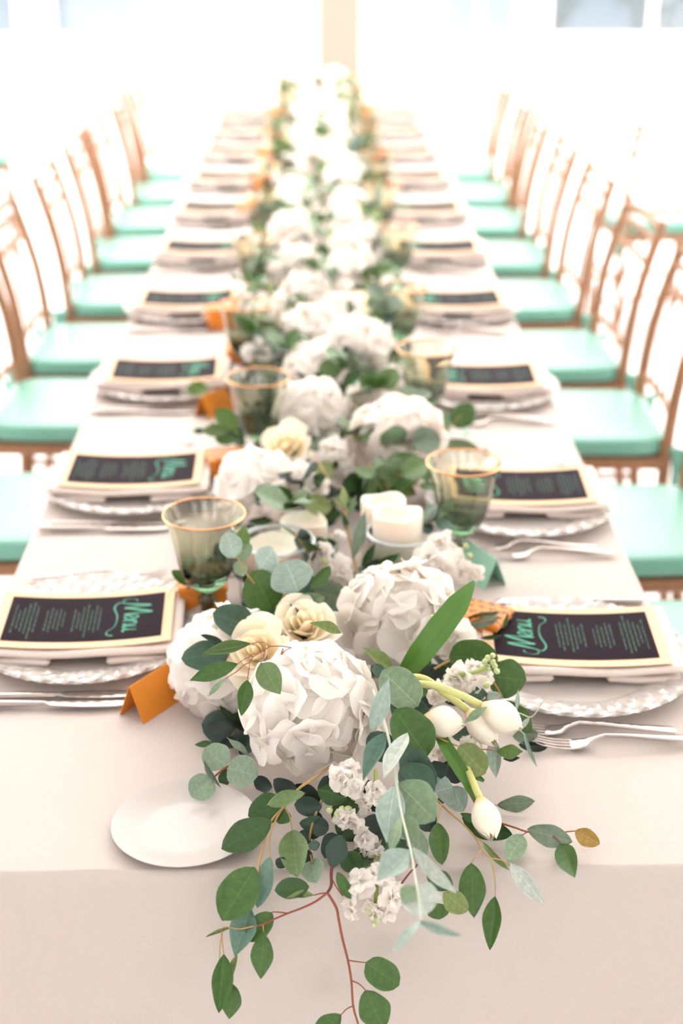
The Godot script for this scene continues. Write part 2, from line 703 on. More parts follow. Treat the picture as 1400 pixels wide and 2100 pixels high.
func menu_texture() -> ImageTexture:
	var im := Image.create(312, 512, false, Image.FORMAT_RGBA8)
	im.fill(rgb8(28, 11, 23))
	var mint := rgb8(96, 172, 142)
	var thin := Color(mint, 0.45)
	var P := func(a: Array) -> Array:
		var o := []
		for k in range(0, a.size(), 2):
			o.append(Vector2(a[k], a[k + 1]))
		return o
	# the word Menu in script, with its long tail
	stroke(im, P.call([58, 132, 70, 96, 84, 46, 90, 80, 92, 128]), 2.0, 5.0, mint)
	stroke(im, P.call([92, 128, 112, 84, 132, 40, 134, 80, 138, 126]), 2.0, 5.4, mint)
	stroke(im, P.call([138, 126, 152, 112, 166, 96, 160, 82, 148, 92, 148, 116, 160, 128, 174, 116]), 1.8, 3.2, mint)
	stroke(im, P.call([174, 116, 182, 88, 182, 128]), 1.8, 3.6, mint)
	stroke(im, P.call([182, 112, 196, 88, 206, 94, 206, 128, 214, 122]), 1.8, 3.6, mint)
	stroke(im, P.call([214, 122, 222, 88, 220, 118, 230, 128, 244, 112, 248, 86, 246, 124, 258, 126]), 1.8, 3.6, mint)
	stroke(im, P.call([58, 132, 38, 140, 24, 124, 30, 98, 44, 92]), 1.4, 2.2, thin)
	stroke(im, P.call([58, 132, 50, 152, 84, 166, 150, 152, 216, 156, 252, 178, 274, 176, 280, 160]), 1.6, 3.0, thin)
	# three centred paragraphs of small writing
	var q := RandomNumberGenerator.new()
	q.seed = 12
	var y := 212
	for para in [[150, 190, 120, 210, 170, 96, 140], [110, 150, 130, 160, 120], [180, 236, 214, 150, 110, 190]]:
		for w in para:
			var x: float = 156 - w / 2.0
			while x < 156 + w / 2.0:
				var word := q.randi_range(2, 6)
				for l in word:
					var up := q.randf_range(2.0, 5.0)
					stroke(im, [Vector2(x, y), Vector2(x + 1.5, y - up), Vector2(x + 4, y - q.randf_range(0, 3))], 0.4, 0.9, Color(rgb8(110, 166, 140), 0.75))
					x += 5.0
				x += 5.0
			y += 14
		y += 20
	return ImageTexture.create_from_image(im)


func favour_texture() -> ImageTexture:
	# orange paper printed with a dark leafy damask
	var im := Image.create(160, 160, false, Image.FORMAT_RGBA8)
	im.fill(rgb8(228, 134, 42))
	var dark := rgb8(62, 52, 30)
	var q := RandomNumberGenerator.new()
	q.seed = 5
	for gx in 4:
		for gy in 4:
			var o := Vector2(20 + gx * 40 + (10 if gy % 2 else -6), 20 + gy * 40)
			for k in 5:
				var a := TAU * k / 5 + q.randf()
				var d := Vector2(cos(a), sin(a))
				stroke(im, [o + d * 3, o + d * 9 + d.orthogonal() * 4, o + d * 15], 1.0, 3.2, dark)
	return ImageTexture.create_from_image(im)


func build_tableware() -> void:
	# goblet
	var prof := PackedVector2Array()
	var cols := []
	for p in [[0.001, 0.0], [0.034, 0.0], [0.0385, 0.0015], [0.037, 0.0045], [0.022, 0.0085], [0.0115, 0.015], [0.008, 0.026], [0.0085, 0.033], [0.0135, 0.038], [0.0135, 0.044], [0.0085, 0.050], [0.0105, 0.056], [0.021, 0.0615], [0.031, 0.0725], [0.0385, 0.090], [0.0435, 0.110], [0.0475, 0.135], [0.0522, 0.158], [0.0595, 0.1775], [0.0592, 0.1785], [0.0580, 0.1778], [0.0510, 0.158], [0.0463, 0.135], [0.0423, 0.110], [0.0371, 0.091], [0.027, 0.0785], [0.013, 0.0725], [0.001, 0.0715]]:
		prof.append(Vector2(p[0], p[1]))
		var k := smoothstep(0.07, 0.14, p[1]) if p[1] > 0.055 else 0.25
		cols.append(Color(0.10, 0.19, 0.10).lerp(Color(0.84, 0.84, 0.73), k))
	var b := MB.new()
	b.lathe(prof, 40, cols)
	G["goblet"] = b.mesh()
	var rim := MB.new()
	var ring := PackedVector2Array()
	for k in 9:
		var a := TAU * k / 8
		ring.append(Vector2(0.0590 + cos(a) * 0.0013, 0.1782 + sin(a) * 0.0016))
	rim.lathe(ring, 48)
	G["goblet_rim"] = rim.mesh()
	# pressed-glass charger with a scalloped, faceted rim
	var ch := MB.new()
	var wob := func(a: float, k: int) -> Vector2:
		var lobes := cos(a * 30.0 + (PI if k % 2 else 0.0))
		if k >= 2 and k <= 8:
			return Vector2(1.0 + 0.013 * lobes, 0.0019 * lobes + 0.0006 * cos(a * 60.0))
		return Vector2(1, 0)
	ch.lathe(PackedVector2Array([Vector2(0.001, 0.001), Vector2(0.098, 0.001), Vector2(0.128, 0.010), Vector2(0.150, 0.016), Vector2(0.1560, 0.0205), Vector2(0.1535, 0.0235), Vector2(0.142, 0.0195), Vector2(0.130, 0.0165), Vector2(0.117, 0.0125), Vector2(0.104, 0.0085), Vector2(0.099, 0.0065), Vector2(0.001, 0.006)]), 120, null, wob)
	G["charger"] = ch.mesh(false)
	# folded napkin
	var sag := func(x: float, _z: float) -> float: return 0.006 * pow(x / 0.13, 2) + 0.0012 * sin(x * 38.0)
	G["napkin_top"] = slab_mb(0.276, 0.182, 0.012, 0.0055, 14, sag).mesh()
	G["napkin_flap"] = slab_mb(0.094, 0.176, 0.012, 0.0055, 5, func(x: float, z: float) -> float: return 0.0010 * sin(x * 60.0 + z * 20.0)).mesh()
	# menu card and its printed face
	var curl := func(x: float, _z: float) -> float: return 0.008 * pow(x / 0.125, 2)
	G["menu_card"] = slab_mb(0.252, 0.170, 0.0016, 0.0006, 14, curl).mesh()
	var face := MB.new()
	face.sheet(2, 14, func(u: float, v: float) -> Vector3: return Vector3((v - 0.5) * 0.224, 0.0020 + curl.call((v - 0.5) * 0.224, 0), (u - 0.5) * 0.137), null, true)
	G["menu_face"] = face.mesh()
	# knife and fork, blade or tines towards +x
	var kn := MB.new()
	loft_mb(kn, [[Vector3(-0.115, 0.006, 0), 0.003, 0.002], [Vector3(-0.112, 0.006, 0), 0.008, 0.004], [Vector3(-0.06, 0.006, 0), 0.0075, 0.004], [Vector3(-0.012, 0.006, 0), 0.0055, 0.0032], [Vector3(-0.004, 0.006, 0), 0.0045, 0.0028], [Vector3(0.004, 0.006, 0.001), 0.0085, 0.0012], [Vector3(0.05, 0.006, 0.002), 0.0105, 0.0009], [Vector3(0.092, 0.006, 0.0015), 0.0095, 0.0008], [Vector3(0.108, 0.006, -0.001), 0.0062, 0.0007], [Vector3(0.115, 0.006, -0.004), 0.0012, 0.0005]], 10)
	G["knife"] = kn.mesh()
	var fk := MB.new()
	loft_mb(fk, [[Vector3(-0.105, 0.0075, 0), 0.003, 0.0012], [Vector3(-0.100, 0.0075, 0), 0.0095, 0.0018], [Vector3(-0.06, 0.010, 0), 0.0075, 0.0020], [Vector3(-0.01, 0.015, 0), 0.0042, 0.0020], [Vector3(0.02, 0.0165, 0), 0.0032, 0.0020], [Vector3(0.034, 0.012, 0), 0.0050, 0.0016], [Vector3(0.044, 0.0065, 0), 0.0105, 0.0013], [Vector3(0.056, 0.0042, 0), 0.0124, 0.0012], [Vector3(0.064, 0.0042, 0), 0.0120, 0.0011]], 10)
	for k in 4:
		var z := (k - 1.5) * 0.0068
		loft_mb(fk, [[Vector3(0.060, 0.0042, z), 0.0022, 0.0011], [Vector3(0.082, 0.0055, z), 0.0018, 0.0011], [Vector3(0.100, 0.0100, z), 0.0015, 0.0010], [Vector3(0.110, 0.0145, z), 0.0007, 0.0006]], 6)
	G["fork"] = fk.mesh()
	# tent card: two leaves of card on a ridge along x
	var tc := MB.new()
	for s in [-1.0, 1.0]:
		var up := Vector3(0, 0.050, -s * 0.020).normalized()
		var n := Vector3(0, 0.020, s * 0.050).normalized()
		tc.box(Vector3(-0.0425, 0, -0.0004), Vector3(0.0425, 0.0535, 0.0004), 0.0, Transform3D(Basis(Vector3.RIGHT, up, n), Vector3(0, 0.0002, s * 0.0205)))
	G["tent_card"] = tc.mesh(false)
	# favour box, a small paper chest with a rounded lid
	var fb := slab_mb(0.066, 0.062, 0.052, 0.004, 4, func(x: float, z: float) -> float: return -0.006 * pow(z / 0.031, 2) - 0.002 * pow(x / 0.033, 2) + 0.006)
	G["favour_box"] = fb.mesh()
	var lid := slab_mb(0.069, 0.065, 0.010, 0.004, 4, func(x: float, z: float) -> float: return -0.006 * pow(z / 0.031, 2) - 0.002 * pow(x / 0.033, 2) + 0.052)
	G["favour_lid"] = lid.mesh()


func goblet(label: String, at: Vector3) -> void:
	var o := thing("goblet", label, "glass", at, 0.0, "green gold-rimmed goblets")
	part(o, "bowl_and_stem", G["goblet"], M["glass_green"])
	part(o, "gold_rim", G["goblet_rim"], M["gold"]).set_meta("label", "gilded rim")


func setting(side: int, k: int, z: float, jig: float) -> void:
	var where: String = ORD[k] + " place setting on the " + ("left" if side < 0 else "right")
	var x := side * 0.345
	var turn := 0.0 if side < 0 else PI
	single("charger_plate", G["charger"], M["charger"], "scalloped pressed glass charger of the " + where, "plate", Vector3(x, TOP + 0.001, z + 0.006), 0.1 * k, "glass chargers").scale = Vector3(1.08, 1.0, 1.08)
	var nap := thing("napkin", "white folded napkin lying on the charger of the " + where, "napkin", Vector3(x + 0.004 * side, TOP + 0.0085, z + jig * 0.3), turn + jig * 0.6, "folded white napkins")
	part(nap, "folded_top", G["napkin_top"], M["napkin"], Transform3D(Basis(), Vector3(0, 0.0125, 0)))
	for s in [-1.0, 1.0]:
		part(nap, "folded_flap", G["napkin_flap"], M["napkin"], Transform3D(Basis(Vector3.UP, s * 0.02), Vector3(s * 0.089, 0.0005, 0.001)))
	var men := thing("menu_card", "peach bordered black menu card of the " + where, "menu", Vector3(x + 0.002 * side, TOP + 0.0345, z + jig * 0.3), turn + jig, "menu cards")
	part(men, "card", G["menu_card"], M["peach_card"])
	part(men, "printed_panel", G["menu_face"], M["menu_print"]).set_meta("label", "black panel lettered in mint, headed Menu")
	if side < 0:
		single("knife", G["knife"], M["steel"], "knife nearer the plate of the " + where, "knife", Vector3(-0.355, TOP + 0.002, z + 0.178), 0.03, "knives")
		single("knife", G["knife"], M["steel"], "outer knife, farther from the plate of the " + where, "knife", Vector3(-0.372, TOP + 0.002, z + 0.200), 0.0, "knives")
		single("fork", G["fork"], M["steel"], "fork lying beyond the plate of the " + where, "fork", Vector3(-0.36, TOP + 0.002, z - 0.185), 0.02, "forks")
	else:
		single("fork", G["fork"], M["steel"], "inner fork, nearer the plate of the " + where, "fork", Vector3(0.345, TOP + 0.002, z + 0.183), PI - 0.05, "forks")
		single("fork", G["fork"], M["steel"], "outer fork, farther from the plate of the " + where, "fork", Vector3(0.372, TOP + 0.002, z + 0.212), PI + 0.03, "forks")
		single("knife", G["knife"], M["steel"], "table knife lying beyond the plate of the " + where, "knife", Vector3(0.37, TOP + 0.002, z - 0.185), PI, "knives")


# ---------------------------------------------------------------- chairs
func tube_mesh(pts: Array, radii: Array, sides := 8, per := 3) -> Mesh:
	var b := MB.new()
	var p := bez(pts, per) if pts.size() > 2 else PackedVector3Array(pts)
	var r := PackedFloat32Array()
	for k in p.size():
		var f := float(k) / (p.size() - 1) * (radii.size() - 1)
		r.append(lerpf(radii[int(f)], radii[mini(int(f) + 1, radii.size() - 1)], f - int(f)))
	b.tube(p, r, sides)
	return b.mesh()


func make_chair(label: String) -> Node3D:
	# faces +x; origin on the floor below the middle of the seat
	var o := thing("chair", label, "chair", Vector3.ZERO, 0.0, "gold chairs along the table")
	var w := 0.19
	for s in [-1.0, 1.0]:
		part(o, "back_post", tube_mesh([Vector3(-0.235, 0, s * w), Vector3(-0.200, 0.25, s * w), Vector3(-0.192, 0.46, s * w), Vector3(-0.215, 0.70, s * w), Vector3(-0.275, 0.925, s * w * 0.97)], [0.0125, 0.0145, 0.0160, 0.0150, 0.0140]), M["gold_wood"])
		part(o, "front_leg", tube_mesh([Vector3(0.195, 0.46, s * w), Vector3(0.200, 0.30, s * w), Vector3(0.205, 0, s * w)], [0.017, 0.016, 0.011]), M["gold_wood"])
		for h in [0.14, 0.26]:
			part(o, "stretcher", tube_mesh([Vector3(-0.205, h, s * w), Vector3(0.20, h, s * w)], [0.008, 0.008], 6), M["gold_wood"])
	for h in [0.20]:
		part(o, "stretcher", tube_mesh([Vector3(0.2, h, -w), Vector3(0.2, h, w)], [0.008, 0.008], 6), M["gold_wood"])
		part(o, "stretcher", tube_mesh([Vector3(-0.205, h, -w), Vector3(-0.205, h, w)], [0.008, 0.008], 6), M["gold_wood"])
	var seat := MB.new()
	seat.box(Vector3(-0.205, 0.432, -0.205), Vector3(0.215, 0.462, 0.205), 0.008)
	part(o, "seat", seat.mesh(false), M["gold_wood"])
	var lean := func(y: float) -> float: return -0.192 - 0.083 * pow((y - 0.46) / 0.465, 1.6)
	for y in [0.905, 0.865, 0.80, 0.56]:
		var rr := 0.0125 if y > 0.9 else 0.0095
		part(o, "back_rail", tube_mesh([Vector3(lean.call(y), y, -w), Vector3(lean.call(y) - 0.012, y, 0), Vector3(lean.call(y), y, w)], [rr, rr], 7), M["gold_wood"])
	for k in 4:
		var z := (k - 1.5) * 0.075
		part(o, "spindle", tube_mesh([Vector3(lean.call(0.56) - 0.010, 0.56, z), Vector3(lean.call(0.70) - 0.010, 0.70, z), Vector3(lean.call(0.865) - 0.010, 0.865, z)], [0.0045, 0.0045, 0.0045], 6), M["gold_wood"])
	part(o, "cushion", pillow_mb(0.205, 0.030, 0.205, 0.42, 0.28).mesh(), M["mint_cloth"], Transform3D(Basis(), Vector3(0.005, 0.490, 0))).set_meta("label", "mint green tied cushion")
	for s in [-1.0, 1.0]:
		var tie := MB.new()
		for q in [[-0.05, 0.02], [-0.04, -0.055], [-0.015, -0.085]]:
			tie.tube(bez([Vector3(-0.19, 0.478, s * 0.192), Vector3(-0.205 + q[0] * 0.5, 0.482, s * 0.21), Vector3(-0.20 + q[0], 0.470 + q[1], s * 0.222)], 4), PackedFloat32Array([0.006, 0.008, 0.010, 0.011, 0.012, 0.012, 0.011, 0.011, 0.010]), 6)
		part(o, "cushion_tie", tie.mesh(), M["mint_cloth"])
	return o


# ---------------------------------------------------------------- candles
func candle(label: String, at: Vector3, r: float, h: float, wave: float, seed_: int) -> void:
	var o := thing("candle", label, "candle", at)
	var b := MB.new()
	var wob := func(a: float, k: int) -> Vector2:
		if k >= 3 and k <= 5:
			return Vector2(1.0 + 0.012 * sin(a * 2 + seed_), wave * (0.5 * sin(a * 2.0 + seed_) + 0.5 * sin(a * 3.0 + seed_ * 2.1)))
		return Vector2(1, 0)
	b.lathe(PackedVector2Array([Vector2(0.001, 0), Vector2(r, 0), Vector2(r, h * 0.6), Vector2(r, h - 0.003), Vector2(r * 0.95, h), Vector2(r * 0.88, h - 0.003), Vector2(r * 0.80, h - 0.014), Vector2(r * 0.4, h - 0.024), Vector2(0.001, h - 0.026)]), 40, null, wob)
	part(o, "wax", b.mesh(), M["wax"])
	part(o, "wick", tube_mesh([Vector3(0, h - 0.027, 0), Vector3(0.001, h - 0.020, 0), Vector3(0.003, h - 0.014, 0.001)], [0.001, 0.001], 5), M["wick"])


func candle_glass(label: String, at: Vector3, r: float, h: float) -> void:
	var b := MB.new()
	b.lathe(PackedVector2Array([Vector2(0.001, 0), Vector2(r - 0.002, 0), Vector2(r, 0.003), Vector2(r, h - 0.006), Vector2(r + 0.0012, h - 0.003), Vector2(r + 0.0006, h), Vector2(r - 0.002, h + 0.001), Vector2(r - 0.0046, h), Vector2(r - 0.0052, h - 0.003), Vector2(r - 0.004, h - 0.006), Vector2(r - 0.003, 0.008), Vector2(r - 0.006, 0.006), Vector2(0.001, 0.005)]), 48)
	var o := thing("candle_glass", label, "candle holder", at)
	part(o, "cylinder", b.mesh(), M["glass_clear"])
	var rim := MB.new()
	var ring := PackedVector2Array()
	for k in 9:
		var a := TAU * k / 8
		ring.append(Vector2(r - 0.002 + cos(a) * 0.0032, h + sin(a) * 0.0030))
	rim.lathe(ring, 48)
	part(o, "rim", rim.mesh(), M["glass_rim"])


# ---------------------------------------------------------------- loose greenery
func sprig(label: String, at: Vector3, dir: Vector3, length: float, kind: String, mats: Array, leaf: float, n: int, seed_: int, detailed := true, group := "") -> Node3D:
	var o := thing("eucalyptus_sprig", label, "greenery", at, 0.0, group)
	var q := RandomNumberGenerator.new()
	q.seed = seed_
	var d := dir.normalized()
	var side := d.cross(Vector3.UP).normalized()
	var pts := []
	for k in 4:
		var f := k / 3.0
		pts.append(at + d * length * f + Vector3(0, -0.12 * length * f * f, 0) + side * q.randf_range(-0.06, 0.06) * length * f)
	st(o, pts, 0.0020, 0.0010, "stem_tan")
	var path := bez(pts, 6)
	var heap := MB.new()
	var m: Material = M["leaf_" + mats[q.randi_range(0, mats.size() - 1)]]
	for k in n:
		var f := (k + 0.8) / n
		var p := path[int(f * (path.size() - 1))]
		var s := 1.0 if k % 2 else -1.0
		var out := (side * s * q.randf_range(0.5, 1.2) + d * q.randf_range(0.1, 0.8) + Vector3.UP * q.randf_range(-0.25, 0.75)).normalized()
		var l := leaf * q.randf_range(0.75, 1.2)
		var nrm := (Vector3.UP * 1.0 + Vector3(q.randf_range(-1, 1), q.randf_range(-0.4, 0.6), q.randf_range(-0.5, 1.3)) * 0.8).normalized()
		var wid: float = {"diamond": 0.62, "round": 0.92, "lance": 0.34, "oval": 0.6, "blade": 0.2}[kind]
		var p1 := p + out * l
		p1.y = maxf(p1.y, TOP + 0.006)
		var xf := leaf_xf(p, p1, l * wid, nrm, q.randf_range(-30, 30))
		xf.origin -= at
		if detailed:
			var mm: Material = M["leaf_" + mats[q.randi_range(0, mats.size() - 1)]]
			part(o, "leaf", G["leaf_%s_%d" % [kind, k % 3]], mm, xf)
		else:
			heap.add(G["low_" + kind], xf)
	if not detailed:
		part(o, "foliage", heap.mesh(), m).set_meta("kind", "stuff")
	return o


# ---------------------------------------------------------------- the room
func window(n: int, rect: Rect2, z: float, panes: int, along_x: bool, x_at := 0.0) -> void:
	# frame, mullions and panes filling an opening; rect: along wall, height
	var o := Node3D.new()
	o.name = "window_%d" % n
	o.set_meta("kind", "structure")
	add_child(o)
	o.position = Vector3(rect.position.x, rect.position.y, z) if along_x else Vector3(x_at, rect.position.y, rect.position.x)
	if not along_x:
		o.rotation.y = -PI / 2
	var fr := MB.new()
	var w := rect.size.x
	var h := rect.size.y
	fr.box(Vector3(0, 0, -0.04), Vector3(0.06, h, 0.04), 0.006)
	fr.box(Vector3(w - 0.06, 0, -0.04), Vector3(w, h, 0.04), 0.006)
	fr.box(Vector3(0.06, 0, -0.04), Vector3(w - 0.06, 0.06, 0.04), 0.006)
	fr.box(Vector3(0.06, h - 0.06, -0.04), Vector3(w - 0.06, h, 0.04), 0.006)
	part(o, "window_frame", fr.mesh(false), M["white_frame"])
	var step := (w - 0.12) / panes
	for k in panes:
		if k > 0:
			var mu := MB.new()
			mu.box(Vector3(0.06 + step * k - 0.03, 0.06, -0.03), Vector3(0.06 + step * k + 0.03, h - 0.06, 0.03), 0.005)
			part(o, "mullion", mu.mesh(false), M["white_frame"])
		if along_x and z < 0:
			var pn := MB.new()
			pn.box(Vector3(0.06 + step * k, 0.06, -0.003), Vector3(0.06 + step * (k + 1), h - 0.06, 0.003))
			part(o, "pane", pn.mesh(false), M["pane"])
		else:
			var sheet := PlaneMesh.new()
			sheet.size = Vector2(step, h - 0.12)
			sheet.orientation = PlaneMesh.FACE_Z
			part(o, "pane", sheet, M["pane"], Transform3D(Basis(), Vector3(0.06 + step * (k + 0.5), h / 2, 0)))


func wall_with_holes(called: String, a: float, b: float, h: float, holes: Array, xf: Transform3D) -> void:
	# a wall along local x from a to b, 0.2 thick, with rectangular openings sorted along it
	var m := MB.new()
	var x := a
	for r in holes:
		m.box(Vector3(x, 0, -0.1), Vector3(r.position.x, h, 0.1))
		if r.position.y > 0:
			m.box(Vector3(r.position.x, 0, -0.1), Vector3(r.end.x, r.position.y, 0.1))
		m.box(Vector3(r.position.x, r.end.y, -0.1), Vector3(r.end.x, h, 0.1))
		x = r.end.x
	m.box(Vector3(x, 0, -0.1), Vector3(b, h, 0.1))
	var o := struct(called, m.mesh(false), M["wall_white"])
	o.transform = xf


func room() -> void:
	var fl := MB.new()
	fl.box(Vector3(-6.2, -0.2, -12.7), Vector3(6.2, 0, 5.2))
	struct("floor", fl.mesh(false), M["floor_white"])
	var gd := MB.new()
	gd.box(Vector3(-60, -0.5, -80), Vector3(60, -0.2, 60))
	struct("ground_outside", gd.mesh(false), M["paving"])
	# a pale blue-grey building and two trees across the yard, seen through the far windows
	var bl := thing("building", "pale blue grey building across the yard beyond the far windows", "building", Vector3(0, -0.2, -16))
	var bm := MB.new()
	bm.box(Vector3(-9, 0, -4), Vector3(9, 4.2, 0), 0.05)
	part(bl, "wall", bm.mesh(false), M["far_wall"])
	for k in 5:
		var wn := MB.new()
		wn.box(Vector3(-7.6 + k * 3.4, 0.5, -0.05), Vector3(-6.3 + k * 3.4, 2.6, 0.04), 0.01)
		part(bl, "window", wn.mesh(false), M["far_glass"])
	for k in 2:
		var tr := thing("tree", ["round dark bush outside the far window, right of the peach pilaster", "loose dark bush outside the far windows at the right edge"][k], "tree", [Vector3(2.45, -0.2, -14.3), Vector3(3.5, -0.2, -14.3)][k])
		var crown := MB.new()
		var q := RandomNumberGenerator.new()
		q.seed = 31 + k
		for l in 420:
			var d := Vector3(q.randfn(), q.randfn(), q.randfn()).normalized() * pow(q.randf(), 0.33)
			var c := Vector3(d.x * [0.26, 0.42][k], 1.15 + d.y * [0.42, 0.6][k], d.z * 0.3)
			crown.add(G["low_oval"], Transform3D(aim(d + Vector3(q.randfn(), q.randfn(), q.randfn()) * 0.5, q.randf() * TAU).scaled(Vector3.ONE * 0.10), c))
		part(tr, "crown", crown.mesh(), M["far_leaf"]).set_meta("kind", "stuff")
		part(tr, "trunk", tube_mesh([Vector3(0, 0, 0), Vector3(0, 1.2, 0)], [0.08, 0.05]), M["stem_dark"])
	# ceiling with a row of broad skylights over the far part of the room
	var ce := MB.new()
	var sky := []
	for k in 4:
		sky.append(Rect2(-4.4, -12.2 + k * 2.5, 8.8, 2.2))
	ce.box(Vector3(-6.2, 3.4, -12.7), Vector3(-4.4, 3.6, 5.2))
	ce.box(Vector3(4.4, 3.4, -12.7), Vector3(6.2, 3.6, 5.2))
	var z := -12.7
	for r in sky:
		ce.box(Vector3(-4.4, 3.4, z), Vector3(4.4, 3.6, r.position.y))
		z = r.end.y
	ce.box(Vector3(-4.4, 3.4, z), Vector3(4.4, 3.6, 5.2))
	struct("ceiling", ce.mesh(false), M["wall_white"])
	var n := 20
	for r in sky:
		var o := Node3D.new()
		o.name = "window_%d" % n
		n += 1
		o.set_meta("kind", "structure")
		add_child(o)
		o.position = Vector3(0, 3.55, r.get_center().y)
		var fr := MB.new()
		for s in [-1.0, 1.0]:
			fr.box(Vector3(s * 4.37 - 0.03, -0.04, -1.1), Vector3(s * 4.37 + 0.03, 0.04, 1.1), 0.005)
			fr.box(Vector3(-4.34, -0.04, s * 1.07 - 0.03), Vector3(4.34, 0.04, s * 1.07 + 0.03), 0.005)
		part(o, "window_frame", fr.mesh(false), M["white_frame"])
		for k in 4:
			var pn := PlaneMesh.new()
			pn.size = Vector2(2.17, 2.08)
			part(o, "pane", pn, M["pane"], Transform3D(Basis(), Vector3(-4.34 + (k + 0.5) * 2.17, 0, 0)))
	var wb := [Rect2(-3.539, 0.532, 0.811, 2.3), Rect2(-2.487, 0.532, 0.867, 2.3), Rect2(0.542, 0.532, 0.081, 2.3), Rect2(1.118, 0.532, 0.766, 2.3), Rect2(2.101, 0.532, 2.000, 2.3)]
	wall_with_holes("wall_back", -6.0, 6.0, 3.4, wb, Transform3D(Basis(), Vector3(0, 0, -12.6)))
	for k in wb.size():
		window(k + 1, wb[k], -12.6, [1, 1, 1, 2, 2][k % 5], true)
	for s in [-1, 1]:
		var holes := []
		for k in 4:
			holes.append(Rect2(-12.2 + k * 3.0, 0.15, 2.7, 2.9))
		wall_with_holes("wall_left" if s < 0 else "wall_right", -12.5, 5.0, 3.4, holes, Transform3D(Basis(Vector3.UP, -PI / 2), Vector3(s * 6.1, 0, 0)))
		for k in holes.size():
			window(8 + k + (5 if s > 0 else 0), holes[k], 0, 3, false, s * 6.1)
	var hf := [Rect2(-4.2, 1.2, 1.6, 1.7), Rect2(-0.8, 1.2, 1.6, 1.7), Rect2(2.6, 1.2, 1.6, 1.7)]
	wall_with_holes("wall_front", -6.0, 6.0, 3.4, hf, Transform3D(Basis(), Vector3(0, 0, 5.1)))
	for k in hf.size():
		window(30 + k, hf[k], 5.1, 2, true)
	# the peach pilaster at the far end of the table and the dark pipe beside it
	var pi := MB.new()
	pi.box(Vector3(0.003, 0, -12.55), Vector3(0.386, 3.4, -12.2), 0.01)
	struct("trim_1", pi.mesh(false), M["peach_wall"])


const LONG := 3.3   # half the table's length


func table() -> void:
	var o := thing("banquet_table", "long banquet table running away from the camera under the pale cloth", "table", Vector3(0, 0, -LONG))
	var tp := MB.new()
	tp.box(Vector3(-0.485, 0.72, -LONG + 0.03), Vector3(0.485, TOP - 0.004, LONG - 0.03), 0.004)
	part(o, "tabletop", tp.mesh(false), M["gold_wood"])
	for s in [-1.0, 1.0]:
		for k in 5:
			part(o, "leg", tube_mesh([Vector3(s * 0.40, 0, -3.0 + k * 1.5), Vector3(s * 0.40, 0.72, -3.0 + k * 1.5)], [0.022, 0.022]), M["gold_wood"])
	# the cloth: flat on top with faint ironed creases, rolling over the edges and hanging to the floor
	var b := MB.new()
	var wx := 0.5
	var crease := func(x: float, z: float) -> float:
		var h := 0.0
		for c in [-0.26, 0.26]:
			h += 0.0022 * exp(-absf(x - c) / 0.03)
		for c in [-0.62, -1.9, -3.2, -4.6]:
			h += 0.0018 * exp(-absf(z - c) / 0.03)
		return h + 0.0007 * sin(x * 9.0 + z * 4.0) * sin(z * 6.0 - x * 3.0)
	var prof := func(t: float) -> Vector2:
		# t 0..1 across: hem, drop, edge roll, top, edge roll, drop, hem -> (x, y)
		var s := t * 2 - 1
		var a := absf(s)
		var g := signf(s)
		if a < 0.5:
			return Vector2(g * (a / 0.5) * (wx - 0.007), TOP)
		if a < 0.6:
			var q := (a - 0.5) / 0.1 * PI / 2
			return Vector2(g * (wx - 0.007 + 0.007 * sin(q)), TOP - 0.012 + 0.012 * cos(q))
		return Vector2(g * (wx + 0.006 * (a - 0.6) / 0.4), TOP - 0.012 - 0.196 * (a - 0.6) / 0.4)
	var fn := func(u: float, v: float) -> Vector3:
		var p: Vector2 = prof.call(u)
		var sv := v * 2 - 1
		var av := absf(sv)
		var g := signf(sv)
		var z := 0.0
		var y := 0.0
		if av < 0.8:
			z = g * av / 0.8 * (LONG - 0.007)
		elif av < 0.86:
			var q := (av - 0.8) / 0.06 * PI / 2
			z = g * (LONG - 0.007 + 0.007 * sin(q))
			y = -0.012 + 0.012 * cos(q)
		else:
			var d := (av - 0.86) / 0.14
			z = g * (LONG + 0.012 * d + 0.006 * d * sin(p.x * 14.0))
			y = -0.012 - 0.30 * d
		var drop: float = TOP - p.y
		var out := 1.0
		if y < -0.012 and drop > 0.012:
			out = 1.0 + 0.02 * minf(drop, -y)
		var yy: float = p.y + y if (drop < 0.0125 or y > -0.0125) else TOP - maxf(drop, -y)
		var fold := 0.004 * clampf(drop / 0.2, 0, 1) * sin(z * 9.0 + p.x * 4.0)
		return Vector3(p.x * out + fold * signf(p.x), maxf(yy, 0.004) + (crease.call(p.x, z - LONG) if drop < 0.001 and y > -0.001 else 0.0), z - LONG)
	b.sheet(80, 240, fn)
	single("tablecloth", b.mesh(), M["cloth"], "pale cream cloth hanging over the edges of the long banquet table", "tablecloth")


